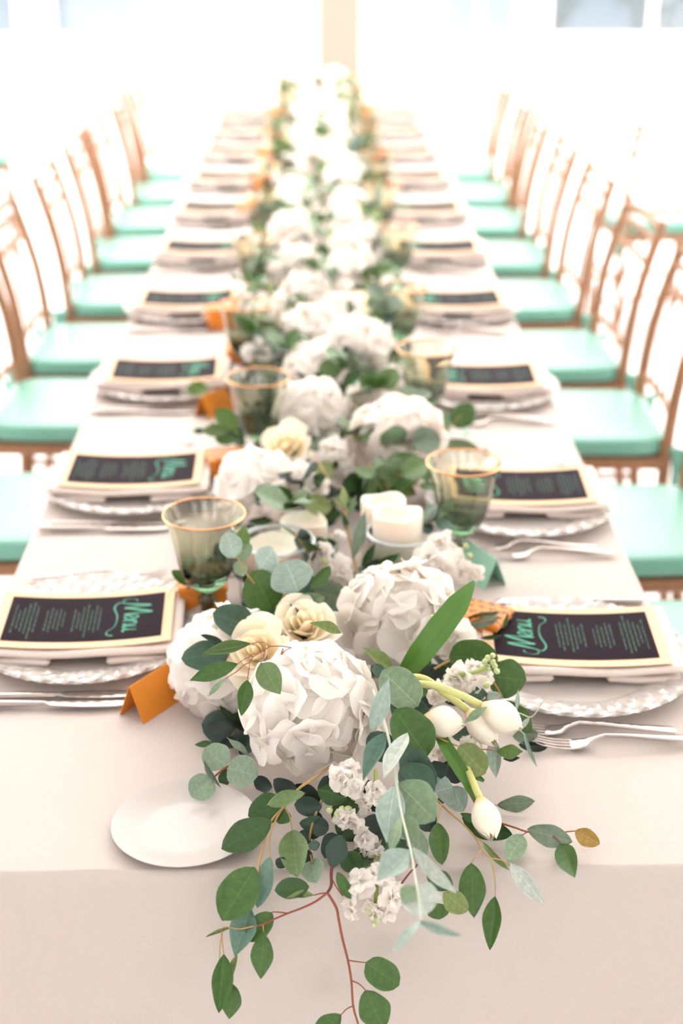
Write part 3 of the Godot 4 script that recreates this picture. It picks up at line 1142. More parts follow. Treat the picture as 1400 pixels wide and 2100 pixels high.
func _ready() -> void:
	rng.seed = 11
	var cam := Camera3D.new()
	cam.name = "camera"
	var lens := CameraAttributesPhysical.new()
	lens.frustum_focal_length = 33.336
	lens.frustum_focus_distance = 1.63
	lens.exposure_aperture = 1.85
	cam.attributes = lens
	cam.transform = Transform3D(Basis(Vector3(0.999866, -0.000000, 0.016367), Vector3(0.006481, 0.918247, -0.395955), Vector3(-0.015029, 0.396008, 0.918124)), EYE)
	cam.near = 0.05
	cam.far = 200.0
	add_child(cam)
	cam.fov = rad_to_deg(2.0 * atan(1050.0 / 2917.0))
	cam.current = true
	var we := WorldEnvironment.new()
	we.name = "world_environment"
	var env := Environment.new()
	env.background_mode = Environment.BG_SKY
	var sky := Sky.new()
	var sm := ProceduralSkyMaterial.new()
	sm.sky_top_color = Color(1.0, 0.985, 0.972)
	sm.sky_horizon_color = Color(1.0, 0.985, 0.975)
	sm.ground_bottom_color = Color(0.86, 0.84, 0.82)
	sm.ground_horizon_color = Color(0.95, 0.94, 0.93)
	sm.sky_energy_multiplier = 1.0
	sky.sky_material = sm
	env.sky = sky
	env.background_energy_multiplier = 3.6
	env.tonemap_mode = Environment.TONE_MAPPER_LINEAR
	env.tonemap_exposure = 1.78
	if 0.0 > 0.0:
		env.fog_enabled = true
		env.fog_density = 0.0
		env.fog_light_color = Color(1.0, 0.97, 0.95)
	env.sdfgi_enabled = true
	env.ssao_enabled = true
	env.ssil_enabled = true
	we.environment = env
	add_child(we)
	materials()
	build_tableware()
	shapes()
	room()
	table()
	chairs()
	settings()
	hero()
	garland()


func materials() -> void:
	var weave := noise_tex(0.09, Color.BLACK, Color.WHITE, 256, 4, true, 3.0)
	mat("cloth", rgb8(202, 190, 183), 0.9, {"metallic_specular": 0.2, "normal_enabled": true, "normal_texture": weave, "normal_scale": 0.25, "uv1_triplanar": true, "uv1_scale": Vector3(9, 9, 9)})
	mat("napkin", rgb8(228, 213, 204), 0.9, {"normal_enabled": true, "normal_texture": weave, "normal_scale": 0.35, "uv1_triplanar": true, "uv1_scale": Vector3(6, 6, 6)})
	mat("floor_white", rgb8(248, 246, 244), 0.22)
	mat("wall_white", rgb8(247, 246, 245), 0.8)
	mat("white_frame", rgb8(240, 238, 236), 0.45)
	mat("peach_wall", rgb8(150, 128, 116), 0.8)
	mat("paving", rgb8(206, 212, 216), 0.9)
	mat("far_wall", rgb8(118, 132, 142), 0.9)
	mat("far_glass", rgb8(80, 98, 114), 0.3)
	mat("far_leaf", rgb8(66, 88, 100), 0.6)
	mat("pane", Color(0.93, 0.97, 0.98, 0.06), 0.02, {"transparency": BaseMaterial3D.TRANSPARENCY_ALPHA})
	mat("gold_wood", rgb8(166, 118, 84), 0.42, {"albedo_texture": noise_tex(0.02, Color(0.86, 0.84, 0.8), Color.WHITE, 128), "uv1_triplanar": true, "uv1_scale": Vector3(14, 2, 14)})
	mat("mint_cloth", rgb8(100, 164, 144), 0.45, {"clearcoat_enabled": true, "clearcoat": 1.0, "clearcoat_roughness": 0.35})
	mat("charger", Color(0.85, 0.81, 0.785, 0.72), 0.08, {"transparency": BaseMaterial3D.TRANSPARENCY_ALPHA, "metallic_specular": 0.7})
	mat("peach_card", rgb8(230, 190, 150), 0.6)
	mat("menu_print", Color.WHITE, 0.5, {"albedo_texture": menu_texture(), "metallic_specular": 0.12})
	mat("steel", rgb8(168, 156, 150), 0.16, {"metallic": 1.0})
	mat("gold", rgb8(226, 162, 112), 0.22, {"metallic": 1.0})
	mat("glass_green", Color(1, 1, 1, 0.0), 0.0, {"refraction_enabled": true, "refraction_scale": 0.05, "vertex_color_use_as_albedo": true, "transparency": BaseMaterial3D.TRANSPARENCY_ALPHA, "cull_mode": BaseMaterial3D.CULL_BACK})
	mat("glass_clear", Color(0.98, 1.0, 0.99, 0.0), 0.0, {"refraction_enabled": true, "refraction_scale": 0.05, "transparency": BaseMaterial3D.TRANSPARENCY_ALPHA, "cull_mode": BaseMaterial3D.CULL_BACK})
	mat("glass_rim", Color(0.95, 0.97, 0.97, 0.5), 0.05, {"transparency": BaseMaterial3D.TRANSPARENCY_ALPHA, "metallic_specular": 0.8})
	mat("orange_card", rgb8(226, 138, 40), 0.65)
	mat("mint_card", rgb8(178, 232, 208), 0.65)
	mat("favour_print", Color.WHITE, 0.5, {"albedo_texture": favour_texture()})
	mat("wax", rgb8(254, 242, 226), 0.5, {"subsurf_scatter_enabled": true, "subsurf_scatter_strength": 0.5})
	mat("wick", rgb8(60, 52, 44), 0.9)
	mat("porcelain", rgb8(190, 180, 174), 0.28)
	mat("petal_white", rgb8(252, 248, 246), 0.55, {"vertex_color_use_as_albedo": true, "backlight_enabled": true, "backlight": Color(1.0, 0.985, 0.95)})
	mat("petal_blush", rgb8(253, 246, 243), 0.55, {"vertex_color_use_as_albedo": true, "backlight_enabled": true, "backlight": Color(1.0, 0.97, 0.93)})
	mat("petal_cream", rgb8(255, 249, 236), 0.55, {"vertex_color_use_as_albedo": true, "backlight_enabled": true, "backlight": Color(0.95, 0.90, 0.78)})
	mat("petal_tulip", rgb8(254, 244, 226), 0.42, {"vertex_color_use_as_albedo": true, "backlight_enabled": true, "backlight": Color(0.5, 0.46, 0.38)})
	mat("flower_core", rgb8(226, 224, 200), 0.8)
	mat("bud_green", rgb8(196, 204, 150), 0.6)
	mat("stem_red", rgb8(142, 70, 48), 0.5)
	mat("stem_dark", rgb8(104, 44, 38), 0.5)
	mat("stem_tan", rgb8(176, 140, 84), 0.55)
	mat("stem_pale", rgb8(186, 190, 168), 0.55)
	mat("stem_green", rgb8(150, 168, 84), 0.5)
	mat("stem_tulip", rgb8(208, 206, 132), 0.45)
	mat("tulip_leaf", rgb8(78, 120, 40), 0.38, {"vertex_color_use_as_albedo": true, "backlight_enabled": true, "backlight": Color(0.2, 0.28, 0.05)})
	leaf_mats()


func shapes() -> void:
	for k in LEAF_KINDS:
		for n in 3:
			G["leaf_%s_%d" % [k, n]] = leaf_mb(k, n).mesh()
		G["low_" + k] = leaf_mb(k, 0, 2, 3)
	for n in 6:
		G["floret_%d" % n] = floret_mb(n).mesh()
	for n in 4:
		G["floret_low_%d" % n] = floret_mb(n + 8, 3, 3)
		G["ruffle_%d" % n] = ruffle_mb(60 + n).mesh()
	G["ruffle_low"] = ruffle_mb(70, 6, false)
	var bud := MB.new()
	bud.lathe(PackedVector2Array([Vector2(0.001, -0.5), Vector2(0.22, -0.4), Vector2(0.34, -0.1), Vector2(0.28, 0.25), Vector2(0.12, 0.46), Vector2(0.001, 0.5)]), 8, [Color(0.6, 0.7, 0.4), Color(0.6, 0.7, 0.4), Color(0.8, 0.85, 0.6), Color.WHITE, Color.WHITE, Color.WHITE])
	G["bud"] = bud.mesh()


func chairs() -> void:
	var zl := [-1.61, -2.32, -2.88, -3.51, -4.13, -4.72, -5.32, -5.92]
	var zr := [-0.93, -1.51, -2.20, -2.78, -3.42, -4.04, -4.68, -5.28, -5.9]
	var first: Node3D
	for s in [-1, 1]:
		for k in (8 if s < 0 else 9):
			var at := Vector3(s * 0.655 + rng.randf_range(-0.015, 0.015), 0, (zl if s < 0 else zr)[k])
			var turn: float = (0.0 if s < 0 else PI) + rng.randf_range(-0.05, 0.05)
			var label: String = "gold chair with mint cushion, %s one from the near end, table's %s side" % [ORD[k], "left" if s < 0 else "right"]
			if first == null:
				first = make_chair(label)
				first.position = at
				first.rotation.y = turn
			else:
				copy_of(first, label, at, turn, "gold chairs along the table")
	copy_of(first, "gold chair with mint cushion standing apart behind the right row, by the right picture edge", Vector3(1.42, 0, -4.75), PI / 2 + 0.1, "chairs of the tables behind")
	copy_of(first, "gold chair with mint cushion farther off to the right, facing away behind the right row", Vector3(2.35, 0, -5.6), PI / 2, "chairs of the tables behind")
	copy_of(first, "gold chair with mint cushion standing apart at the far left behind the left row", Vector3(-1.85, 0, -6.4), 0.2, "chairs of the tables behind")


func settings() -> void:
	var zl := [-0.553, -1.129, -1.73, -2.334]
	var zr := [-0.457, -1.024, -1.663, -2.318]
	for k in 10:
		if k > 3:
			zl.append(-2.334 - 0.6 * (k - 3))
			zr.append(-2.318 - 0.605 * (k - 3))
		setting(-1, k, zl[k], [0.05, 0.02, 0.03, 0.0][k] if k < 4 else rng.randf_range(-0.04, 0.04))
		setting(1, k, zr[k], [-0.06, -0.04, -0.03, 0.0][k] if k < 4 else rng.randf_range(-0.04, 0.04))
	for s in [-1, 1]:
		for k in 10:
			var p: Vector3
			if s < 0:
				p = [Vector3(-0.1746, 0.75, -0.5892), Vector3(-0.1205, 0.75, -1.2243), Vector3(-0.1675, 0.75, -1.7416)][k] if k < 3 else Vector3(-0.165 + rng.randf_range(-0.015, 0.015), TOP, zl[k] - 0.06)
			else:
				p = [Vector3(0.2191, 0.75, -0.7852), Vector3(0.2042, 0.75, -1.4054)][k] if k < 2 else Vector3(0.195 + rng.randf_range(-0.015, 0.015), TOP, zr[k + (0 if k < 11 else 0)] - 0.22)
			p.y = TOP + 0.001
			goblet("smoky green goblet with gold rim, %s from the near end on the %s" % [ORD[k], "left" if s < 0 else "right"], p)
	# place cards and printed favours
	single("place_card", G["tent_card"], M["orange_card"], "plain orange folded place card in front of the nearest left hydrangea", "place card", Vector3(-0.2327, 0.751, -0.354), 0.960, "orange place cards")
	single("place_card", G["tent_card"], M["orange_card"], "orange folded place card left of the second left goblet", "place card", Vector3(-0.2273, 0.75, -1.5342), 0.95, "orange place cards")
	single("place_card", G["tent_card"], M["mint_card"], "mint folded place card by the foot of the nearest right goblet", "place card", Vector3(0.2473, 0.75, -0.7393), -1.1)
	var spots := [Vector3(-0.1854, 0.75, -0.6332), Vector3(-0.1793, 0.75, -1.1598), Vector3(-0.1838, 0.75, -1.8477), Vector3(0.2238, 0.75, -0.5189), Vector3(-0.2514, 0.75, -2.1853), Vector3(-0.2371, 0.75, -3.4864)]
	var names := ["orange printed favour box behind the nearest left goblet's stem", "orange printed favour box at the end of the second left menu", "orange printed favour box behind the second left goblet", "orange printed favour box at the corner of the nearest right menu", "orange printed favour box by the fourth left menu", "orange printed favour box by the sixth left setting"]
	for k in spots.size():
		var o := thing("favour_box", names[k], "favour box", spots[k], [0.1, 0.25, 0.1, -0.5, 0.2, 0.1][k], "printed favour boxes")
		part(o, "box_body", G["favour_box"], M["favour_print"])
		part(o, "lid", G["favour_lid"], M["favour_print"])
	for k in range(6, 10):
		for s in [-1, 1]:
			var o := thing("favour_box", "orange printed favour box by the %s setting on the %s" % [ORD[k], "left" if s < 0 else "right"], "favour box", Vector3(s * 0.205, TOP + 0.001, (zl if s < 0 else zr)[k] + 0.12), rng.randf(), "printed favour boxes")
			part(o, "box_body", G["favour_box"], M["favour_print"])
			part(o, "lid", G["favour_lid"], M["favour_print"])
	# candles in their glasses
	candle("ivory pillar candle standing proud of its glass behind the right hydrangea", Vector3(0.1124, 0.756, -0.7205), 0.0385, 0.118, 0.0045, 1)
	candle_glass("clear glass cylinder round the tall ivory candle", Vector3(0.1211, 0.751, -0.7205), 0.0580, 0.0894)
	candle("low melted ivory candle inside the glass behind the silver leaves", Vector3(-0.0823, 0.756, -0.6842), 0.046, 0.082, 0.005, 3)
	candle_glass("clear glass cylinder beside the nearest left goblet", Vector3(-0.0737, 0.751, -0.6765), 0.0585, 0.095)
	candle("ivory candle half hidden behind the low melted one", Vector3(-0.0337, 0.751, -0.8041), 0.038, 0.074, 0.004, 5)
	candle("ivory candle half hidden behind the tall one in the glass", Vector3(0.0939, 0.751, -0.7945), 0.036, 0.112, 0.004, 2)
	candle_glass("clear candle glass among the white flowers between the second goblets", Vector3(0.0564, 0.751, -1.5943), 0.052, 0.125)
	candle("ivory candle inside the far glass between the second goblets", Vector3(0.0564, 0.751, -1.5943) + Vector3(0, 0.006, 0), 0.040, 0.075, 0.004, 4)
	# the saucer at the near edge
	var sc := MB.new()
	sc.lathe(PackedVector2Array([Vector2(0.001, 0.0), Vector2(0.045, 0.0), Vector2(0.062, 0.003), Vector2(0.084, 0.0105), Vector2(0.0852, 0.0118), Vector2(0.084, 0.0125), Vector2(0.064, 0.0065), Vector2(0.050, 0.0045), Vector2(0.046, 0.0036), Vector2(0.00005, 0.0036)]), 64)
	single("saucer", sc.mesh(), M["porcelain"], "small round white saucer at the near edge of the table", "saucer", Vector3(-0.166, TOP + 0.001, -0.0775))


func tulip_blade(parent: Node3D, pts: Array, widths: Array, fold: float, m := "tulip_leaf") -> void:
	# a long folded leaf following pts; widths at even steps
	var path := bez(pts, 6)
	var b := MB.new()
	var n := path.size() - 1
	var fn := func(u: float, v: float) -> Vector3:
		var f := v * n
		var k := mini(int(f), n - 1)
		var p := path[k].lerp(path[k + 1], f - k)
		var d := (path[mini(k + 1, n)] - path[maxi(k - 1, 0)]).normalized()
		var eye := (EYE - p).normalized()
		var x := d.cross(eye).normalized()
		var g := v * (widths.size() - 1)
		var w: float = lerpf(widths[int(g)], widths[mini(int(g) + 1, widths.size() - 1)], g - int(g))
		var s := u * 2 - 1
		return p - parent.position + x * s * w * 0.5 + x.cross(d) * absf(s) * w * fold
	var cf := func(u: float, v: float) -> Color:
		var s := absf(u * 2 - 1)
		var line := 0.10 * sin(u * 60.0)
		return Color(1.0 + line, 1.0 + line * 0.6, 1.0) * (1.0 + 0.25 * exp(-s * s * 200.0))
	b.sheet(12, 30, fn, cf)
	part(parent, "leaf", b.mesh(), M[m])


func hero() -> void:
	var o: Node3D
	o = thing("eucalyptus_sprig" if not "olive branch" in "silver dollar eucalyptus sprig with big round leaves rising behind the cream roses" else "olive_branch", "silver dollar eucalyptus sprig with big round leaves rising behind the cream roses", "greenery", Vector3(-0.0459, 0.836, -0.4496))
	st(o, [Vector3(-0.0459, 0.836, -0.4496), Vector3(-0.0559, 0.8526, -0.457), Vector3(-0.0625, 0.8712, -0.4651), Vector3(-0.0724, 0.8989, -0.4772)], .002, .001, "stem_tan")
	lf(o, Vector3(-0.0731, 0.8547, -0.4255), Vector3(-0.097, 0.9132, -0.4293), 0.0566, "round", "green", 12)
	lf(o, Vector3(-0.0377, 0.8835, -0.4264), Vector3(-0.0541, 0.9173, -0.4522), 0.0594, "round", "silver", -8)
	lf(o, Vector3(-0.0633, 0.8708, -0.3887), Vector3(-0.0029, 0.8877, -0.4059), 0.0325, "oval", "sage", 25)
	lf(o, Vector3(-0.0906, 0.9058, -0.4478), Vector3(-0.0699, 0.9266, -0.4782), 0.0346, "round", "silver", 10)
	lf(o, Vector3(-0.0226, 0.8821, -0.4365), Vector3(0.0029, 0.8964, -0.4749), 0.0187, "oval", "green", 20)
	lf(o, Vector3(-0.0162, 0.8675, -0.4627), Vector3(0.0258, 0.8479, -0.4754), 0.0419, "round", "grey", 15)
	lf(o, Vector3(-0.0659, 0.8633, -0.4073), Vector3(-0.0778, 0.8477, -0.4008), 0.0111, "oval", "teal", 10)
	lf(o, Vector3(-0.0937, 0.8812, -0.3283), Vector3(-0.1467, 0.9025, -0.3275), 0.0413, "round", "teal", 10)
	lf(o, Vector3(-0.0462, 0.8404, -0.4733), Vector3(-0.0189, 0.8691, -0.507), 0.0341, "round", "teal", 30)
	o = thing("eucalyptus_sprig" if not "olive branch" in "eucalyptus sprig leaning across the bowl of the nearest left goblet" else "olive_branch", "eucalyptus sprig leaning across the bowl of the nearest left goblet", "greenery", Vector3(-0.0949, 0.892, -0.431))
	st(o, [Vector3(-0.0949, 0.892, -0.431), Vector3(-0.1063, 0.9152, -0.4194), Vector3(-0.1146, 0.9307, -0.4263), Vector3(-0.1211, 0.9355, -0.4284), Vector3(-0.1243, 0.9379, -0.4295)], .0015, .001, "stem_tan")
	st(o, [Vector3(-0.1172, 0.9331, -0.4274), Vector3(-0.1159, 0.9379, -0.4294), Vector3(-0.1132, 0.9487, -0.434)], .001, .0008, "stem_tan")
	lf(o, Vector3(-0.1205, 0.9386, -0.4189), Vector3(-0.1313, 0.9736, -0.4233), 0.0304, "round", "silver", 8)
	lf(o, Vector3(-0.1172, 0.9325, -0.4271), Vector3(-0.1027, 0.9541, -0.4361), 0.0182, "round", "sage", 30)
	lf(o, Vector3(-0.1159, 0.9325, -0.4271), Vector3(-0.1102, 0.9116, -0.418), 0.0195, "oval", "sage", 20)
	lf(o, Vector3(-0.1202, 0.9258, -0.4569), Vector3(-0.1078, 0.956, -0.4915), 0.0226, "diamond", "bright", 10)
	o = thing("eucalyptus_sprig" if not "olive branch" in "slender red stemmed eucalyptus spray arching over the lower cream rose" else "olive_branch", "slender red stemmed eucalyptus spray arching over the lower cream rose", "greenery", Vector3(-0.0425, 0.9282, -0.1898))
	st(o, [Vector3(-0.0425, 0.9282, -0.1898), Vector3(-0.0546, 0.9395, -0.1731), Vector3(-0.0666, 0.9395, -0.1733), Vector3(-0.075, 0.9389, -0.1841), Vector3(-0.0858, 0.9335, -0.1928), Vector3(-0.0897, 0.9277, -0.2013)], .0006, .0005, "stem_red")
	st(o, [Vector3(-0.0666, 0.9395, -0.1733), Vector3(-0.0764, 0.9337, -0.171), Vector3(-0.0866, 0.9236, -0.1777), Vector3(-0.0958, 0.9215, -0.1769), Vector3(-0.1056, 0.9107, -0.1833)], .0006, .0005, "stem_red")
	st(o, [Vector3(-0.0764, 0.9337, -0.171), Vector3(-0.0744, 0.9383, -0.1511), Vector3(-0.0761, 0.9389, -0.1351)], .0006, .0005, "stem_red")
	st(o, [Vector3(-0.0866, 0.9236, -0.1777), Vector3(-0.0912, 0.9178, -0.1752), Vector3(-0.0913, 0.9169, -0.164), Vector3(-0.0934, 0.9064, -0.154)], .0006, .0005, "stem_red")
	st(o, [Vector3(-0.0912, 0.9172, -0.175), Vector3(-0.0981, 0.9141, -0.1738), Vector3(-0.1074, 0.9067, -0.1707), Vector3(-0.1195, 0.8998, -0.168)], .0006, .0005, "stem_red")
	st(o, [Vector3(-0.0425, 0.9282, -0.1898), Vector3(-0.0498, 0.9391, -0.162), Vector3(-0.0533, 0.9354, -0.1605), Vector3(-0.0515, 0.9417, -0.1631)], .0006, .0006, "stem_red")
	lf(o, Vector3(-0.0897, 0.9277, -0.2013), Vector3(-0.1488, 0.9105, -0.2057), 0.0152, "lance", "mid", 15)
	lf(o, Vector3(-0.1056, 0.9107, -0.1833), Vector3(-0.1627, 0.8871, -0.185), 0.0209, "lance", "green", 8)
	lf(o, Vector3(-0.1195, 0.8998, -0.168), Vector3(-0.142, 0.8803, -0.1599), 0.0063, "blade", "sage", 20)
	lf(o, Vector3(-0.0934, 0.9058, -0.1538), Vector3(-0.1011, 0.8719, -0.1284), 0.0193, "diamond", "green", -8)
	lf(o, Vector3(-0.0761, 0.9389, -0.1351), Vector3(-0.0527, 0.9174, -0.0982), 0.0311, "diamond", "mid", 5)
	o = thing("eucalyptus_sprig" if not "olive branch" in "dark round leaved sprig lying on the left hydrangea" else "olive_branch", "dark round leaved sprig lying on the left hydrangea", "greenery", Vector3(-0.1198, 0.8174, -0.3121))
	st(o, [Vector3(-0.1198, 0.8174, -0.3121), Vector3(-0.1216, 0.8446, -0.3021), Vector3(-0.1239, 0.8664, -0.2898)], .0015, .001, "stem_tan")
	lf(o, Vector3(-0.1239, 0.8658, -0.2895), Vector3(-0.1834, 0.8656, -0.2795), 0.0369, "round", "teal", 12)
	lf(o, Vector3(-0.1276, 0.8726, -0.2925), Vector3(-0.1606, 0.8904, -0.2898), 0.0092, "oval", "darkteal", 30)
	lf(o, Vector3(-0.1236, 0.8251, -0.2937), Vector3(-0.1385, 0.8171, -0.2796), 0.0149, "oval", "darkteal", 10)
	lf(o, Vector3(-0.1105, 0.8051, -0.2958), Vector3(-0.1248, 0.8274, -0.2948), 0.0163, "oval", "deep", 10)
	lf(o, Vector3(-0.0983, 0.804, -0.2733), Vector3(-0.105, 0.8318, -0.2745), 0.0186, "oval", "black", 10)
	o = thing("eucalyptus_sprig" if not "olive branch" in "mottled grey green eucalyptus sprig lying above the saucer" else "olive_branch", "mottled grey green eucalyptus sprig lying above the saucer", "greenery", Vector3(-0.1029, 0.769, -0.1929))
	st(o, [Vector3(-0.1029, 0.769, -0.1929), Vector3(-0.1213, 0.7843, -0.1563), Vector3(-0.1372, 0.773, -0.1517), Vector3(-0.1384, 0.7708, -0.1507)], .0016, .0012, "stem_red")
	lf(o, Vector3(-0.1184, 0.7845, -0.2434), Vector3(-0.1523, 0.7797, -0.2528), 0.0185, "oval", "black", 10)
	lf(o, Vector3(-0.1381, 0.7653, -0.2355), Vector3(-0.1676, 0.7665, -0.2365), 0.0080, "oval", "deep", 30)
	lf(o, Vector3(-0.1213, 0.7848, -0.1565), Vector3(-0.1478, 0.7992, -0.174), 0.0353, "round", "mott", 6)
	lf(o, Vector3(-0.1207, 0.7837, -0.156), Vector3(-0.0829, 0.7797, -0.1428), 0.0397, "round", "mott", -5)
	lf(o, Vector3(-0.1226, 0.777, -0.1641), Vector3(-0.1266, 0.7582, -0.1517), 0.0153, "oval", "deep", 10)
	lf(o, Vector3(-0.148, 0.7979, -0.1517), Vector3(-0.1255, 0.7685, -0.1386), 0.0058, "lance", "grey", 40)
	lf(o, Vector3(-0.1382, 0.777, -0.1425), Vector3(-0.1631, 0.763, -0.126), 0.0337, "round", "mott", 8)
	lf(o, Vector3(-0.0925, 0.7934, -0.1597), Vector3(-0.1218, 0.8084, -0.1885), 0.0083, "lance", "grey", 35)
	lf(o, Vector3(-0.1065, 0.7734, -0.1949), Vector3(-0.0977, 0.7913, -0.2243), 0.0229, "oval", "darkteal", 10)
	lf(o, Vector3(-0.0901, 0.7583, -0.1664), Vector3(-0.066, 0.7582, -0.1507), 0.0201, "oval", "darkteal", 20)
	o = thing("eucalyptus_sprig" if not "olive branch" in "glossy green eucalyptus branch spilling over the saucer and table edge" else "olive_branch", "glossy green eucalyptus branch spilling over the saucer and table edge", "greenery", Vector3(0.0021, 0.8128, -0.1121))
	st(o, [Vector3(0.0021, 0.8128, -0.1121), Vector3(-0.0181, 0.8333, -0.0559), Vector3(-0.0341, 0.8228, -0.0516), Vector3(-0.0507, 0.8041, -0.0439), Vector3(-0.0641, 0.796, -0.0297), Vector3(-0.0726, 0.7791, -0.0116), Vector3(-0.0786, 0.7586, 0.0134)], .0018, .0012, "stem_tan")
	st(o, [Vector3(-0.054, 0.8001, -0.0422), Vector3(-0.0633, 0.794, -0.0179), Vector3(-0.0661, 0.7791, -0.0115), Vector3(-0.0647, 0.7723, 0.0023)], .0012, .0007, "stem_tan")
	st(o, [Vector3(-0.0506, 0.8071, -0.0452), Vector3(-0.0436, 0.7946, -0.0396), Vector3(-0.041, 0.781, -0.0337)], .001, .0007, "stem_tan")
	lf(o, Vector3(-0.0256, 0.8308, -0.0332), Vector3(-0.0696, 0.8198, -0.0292), 0.0162, "oval", "mid", 25)
	lf(o, Vector3(-0.047, 0.8038, -0.0546), Vector3(-0.0908, 0.7941, -0.0402), 0.0341, "oval", "deep", 10)
	lf(o, Vector3(-0.0484, 0.7904, -0.0597), Vector3(-0.0571, 0.781, -0.0449), 0.0221, "oval", "green", 10)
	lf(o, Vector3(-0.0634, 0.799, -0.0255), Vector3(-0.1203, 0.7736, -0.0101), 0.0347, "oval", "deep", 5)
	lf(o, Vector3(-0.041, 0.781, -0.0337), Vector3(-0.0334, 0.7577, 0.0265), 0.0324, "oval", "mid", 8)
	lf(o, Vector3(-0.0813, 0.7646, 0.0108), Vector3(-0.1167, 0.7231, 0.0499), 0.0448, "oval", "green", 4)
	lf(o, Vector3(-0.0647, 0.7723, 0.0023), Vector3(-0.08, 0.7297, 0.0368), 0.0214, "oval", "blue", 14)
	lf(o, Vector3(-0.0864, 0.7317, 0.0358), Vector3(-0.1023, 0.691, 0.0694), 0.0286, "lance", "blue", 5)
	o = thing("eucalyptus_sprig" if not "olive branch" in "red stemmed eucalyptus branch hanging down the cloth at the near end" else "olive_branch", "red stemmed eucalyptus branch hanging down the cloth at the near end", "greenery", Vector3(0.0089, 0.7625, -0.0282))
	st(o, [Vector3(0.0089, 0.7625, -0.0282), Vector3(0.0041, 0.7707, 0.0117), Vector3(0.0023, 0.7662, 0.0246), Vector3(0.0022, 0.7535, 0.03), Vector3(-0.0021, 0.7462, 0.0331)], .0021, .0016, "stem_dark")
	st(o, [Vector3(-0.0021, 0.7462, 0.0331), Vector3(-0.016, 0.7369, 0.0369), Vector3(-0.0325, 0.73, 0.0396), Vector3(-0.0454, 0.7256, 0.0413), Vector3(-0.061, 0.7259, 0.0518), Vector3(-0.0722, 0.721, 0.0537), Vector3(-0.0812, 0.7195, 0.0542)], .0014, .0009, "stem_red")
	st(o, [Vector3(-0.0722, 0.721, 0.0537), Vector3(-0.0717, 0.7161, 0.0558), Vector3(-0.0712, 0.7113, 0.0579)], .0009, .0006, "stem_tan")
	st(o, [Vector3(-0.0459, 0.7256, 0.0413), Vector3(-0.0533, 0.7266, 0.0407), Vector3(-0.0624, 0.7271, 0.0404)], .0009, .0006, "stem_red")
	st(o, [Vector3(-0.0812, 0.7195, 0.0542), Vector3(-0.0981, 0.7166, 0.0552), Vector3(-0.1147, 0.7214, 0.0583), Vector3(-0.1163, 0.7103, 0.0631), Vector3(-0.1143, 0.6953, 0.0696)], .0010, .0006, "stem_tan")
	st(o, [Vector3(-0.1158, 0.7151, 0.061), Vector3(-0.1185, 0.703, 0.0662), Vector3(-0.1191, 0.6861, 0.0735)], .0008, .0005, "stem_tan")
	st(o, [Vector3(-0.0021, 0.7462, 0.0331), Vector3(0.0074, 0.7315, 0.0396), Vector3(0.01, 0.7198, 0.0447), Vector3(0.0141, 0.7002, 0.0532), Vector3(0.0198, 0.6787, 0.0626), Vector3(0.0234, 0.6582, 0.0715), Vector3(0.0253, 0.6327, 0.0825), Vector3(0.0305, 0.6146, 0.0904), Vector3(0.0347, 0.5975, 0.0978)], .0016, .0011, "stem_red")
	st(o, [Vector3(0.0198, 0.6787, 0.0626), Vector3(0.0288, 0.6772, 0.0634), Vector3(0.0389, 0.6762, 0.0639)], .0009, .0006, "stem_red")
	st(o, [Vector3(0.0234, 0.6582, 0.0715), Vector3(0.0319, 0.6547, 0.0731), Vector3(0.0387, 0.6489, 0.0758)], .0009, .0006, "stem_red")
	st(o, [Vector3(0.0253, 0.6327, 0.0825), Vector3(0.0184, 0.6298, 0.0836), Vector3(0.0125, 0.6244, 0.0859)], .0009, .0006, "stem_red")
	st(o, [Vector3(-0.0021, 0.7462, 0.0331), Vector3(-0.0106, 0.7452, 0.0334), Vector3(-0.0165, 0.7437, 0.0339)], .0009, .0007, "stem_red")
	st(o, [Vector3(0.0023, 0.7613, 0.0267), Vector3(0.0081, 0.7515, 0.031), Vector3(0.0149, 0.7427, 0.0349)], .0009, .0007, "stem_red")
	lf(o, Vector3(-0.0624, 0.7266, 0.0406), Vector3(-0.0881, 0.7035, 0.061), 0.0255, "oval", "green", 15)
	lf(o, Vector3(-0.0712, 0.7118, 0.0577), Vector3(-0.0755, 0.6691, 0.0815), 0.0259, "diamond", "green", 6)
	lf(o, Vector3(-0.1143, 0.6953, 0.0696), Vector3(-0.1207, 0.6417, 0.098), 0.0242, "diamond", "green", -8)
	lf(o, Vector3(-0.1004, 0.6909, 0.0662), Vector3(-0.1107, 0.6511, 0.0833), 0.0095, "lance", "olive", 40)
	lf(o, Vector3(-0.1047, 0.6631, 0.0803), Vector3(-0.11, 0.6294, 0.098), 0.0243, "diamond", "green", 8)
	lf(o, Vector3(-0.1084, 0.72, 0.059), Vector3(-0.1332, 0.7103, 0.0628), 0.0037, "blade", "olive", 30)
	lf(o, Vector3(-0.0217, 0.7525, 0.0301), Vector3(-0.0596, 0.7481, 0.0313), 0.0234, "oval", "deep", 10)
	lf(o, Vector3(-0.0463, 0.7668, 0.0126), Vector3(-0.0586, 0.7732, 0.0096), 0.0129, "oval", "black", 10)
	lf(o, Vector3(-0.0159, 0.7437, 0.034), Vector3(-0.0471, 0.7453, 0.0437), 0.0080, "lance", "olive", 40)
	lf(o, Vector3(0.0389, 0.6762, 0.0639), Vector3(0.0755, 0.6538, 0.0742), 0.0330, "round", "green", 4)
	lf(o, Vector3(0.0387, 0.6489, 0.0758), Vector3(0.0587, 0.6088, 0.0934), 0.0351, "oval", "green", 4)
	lf(o, Vector3(0.0125, 0.6244, 0.0859), Vector3(-0.018, 0.598, 0.0968), 0.0245, "oval", "green", 8)
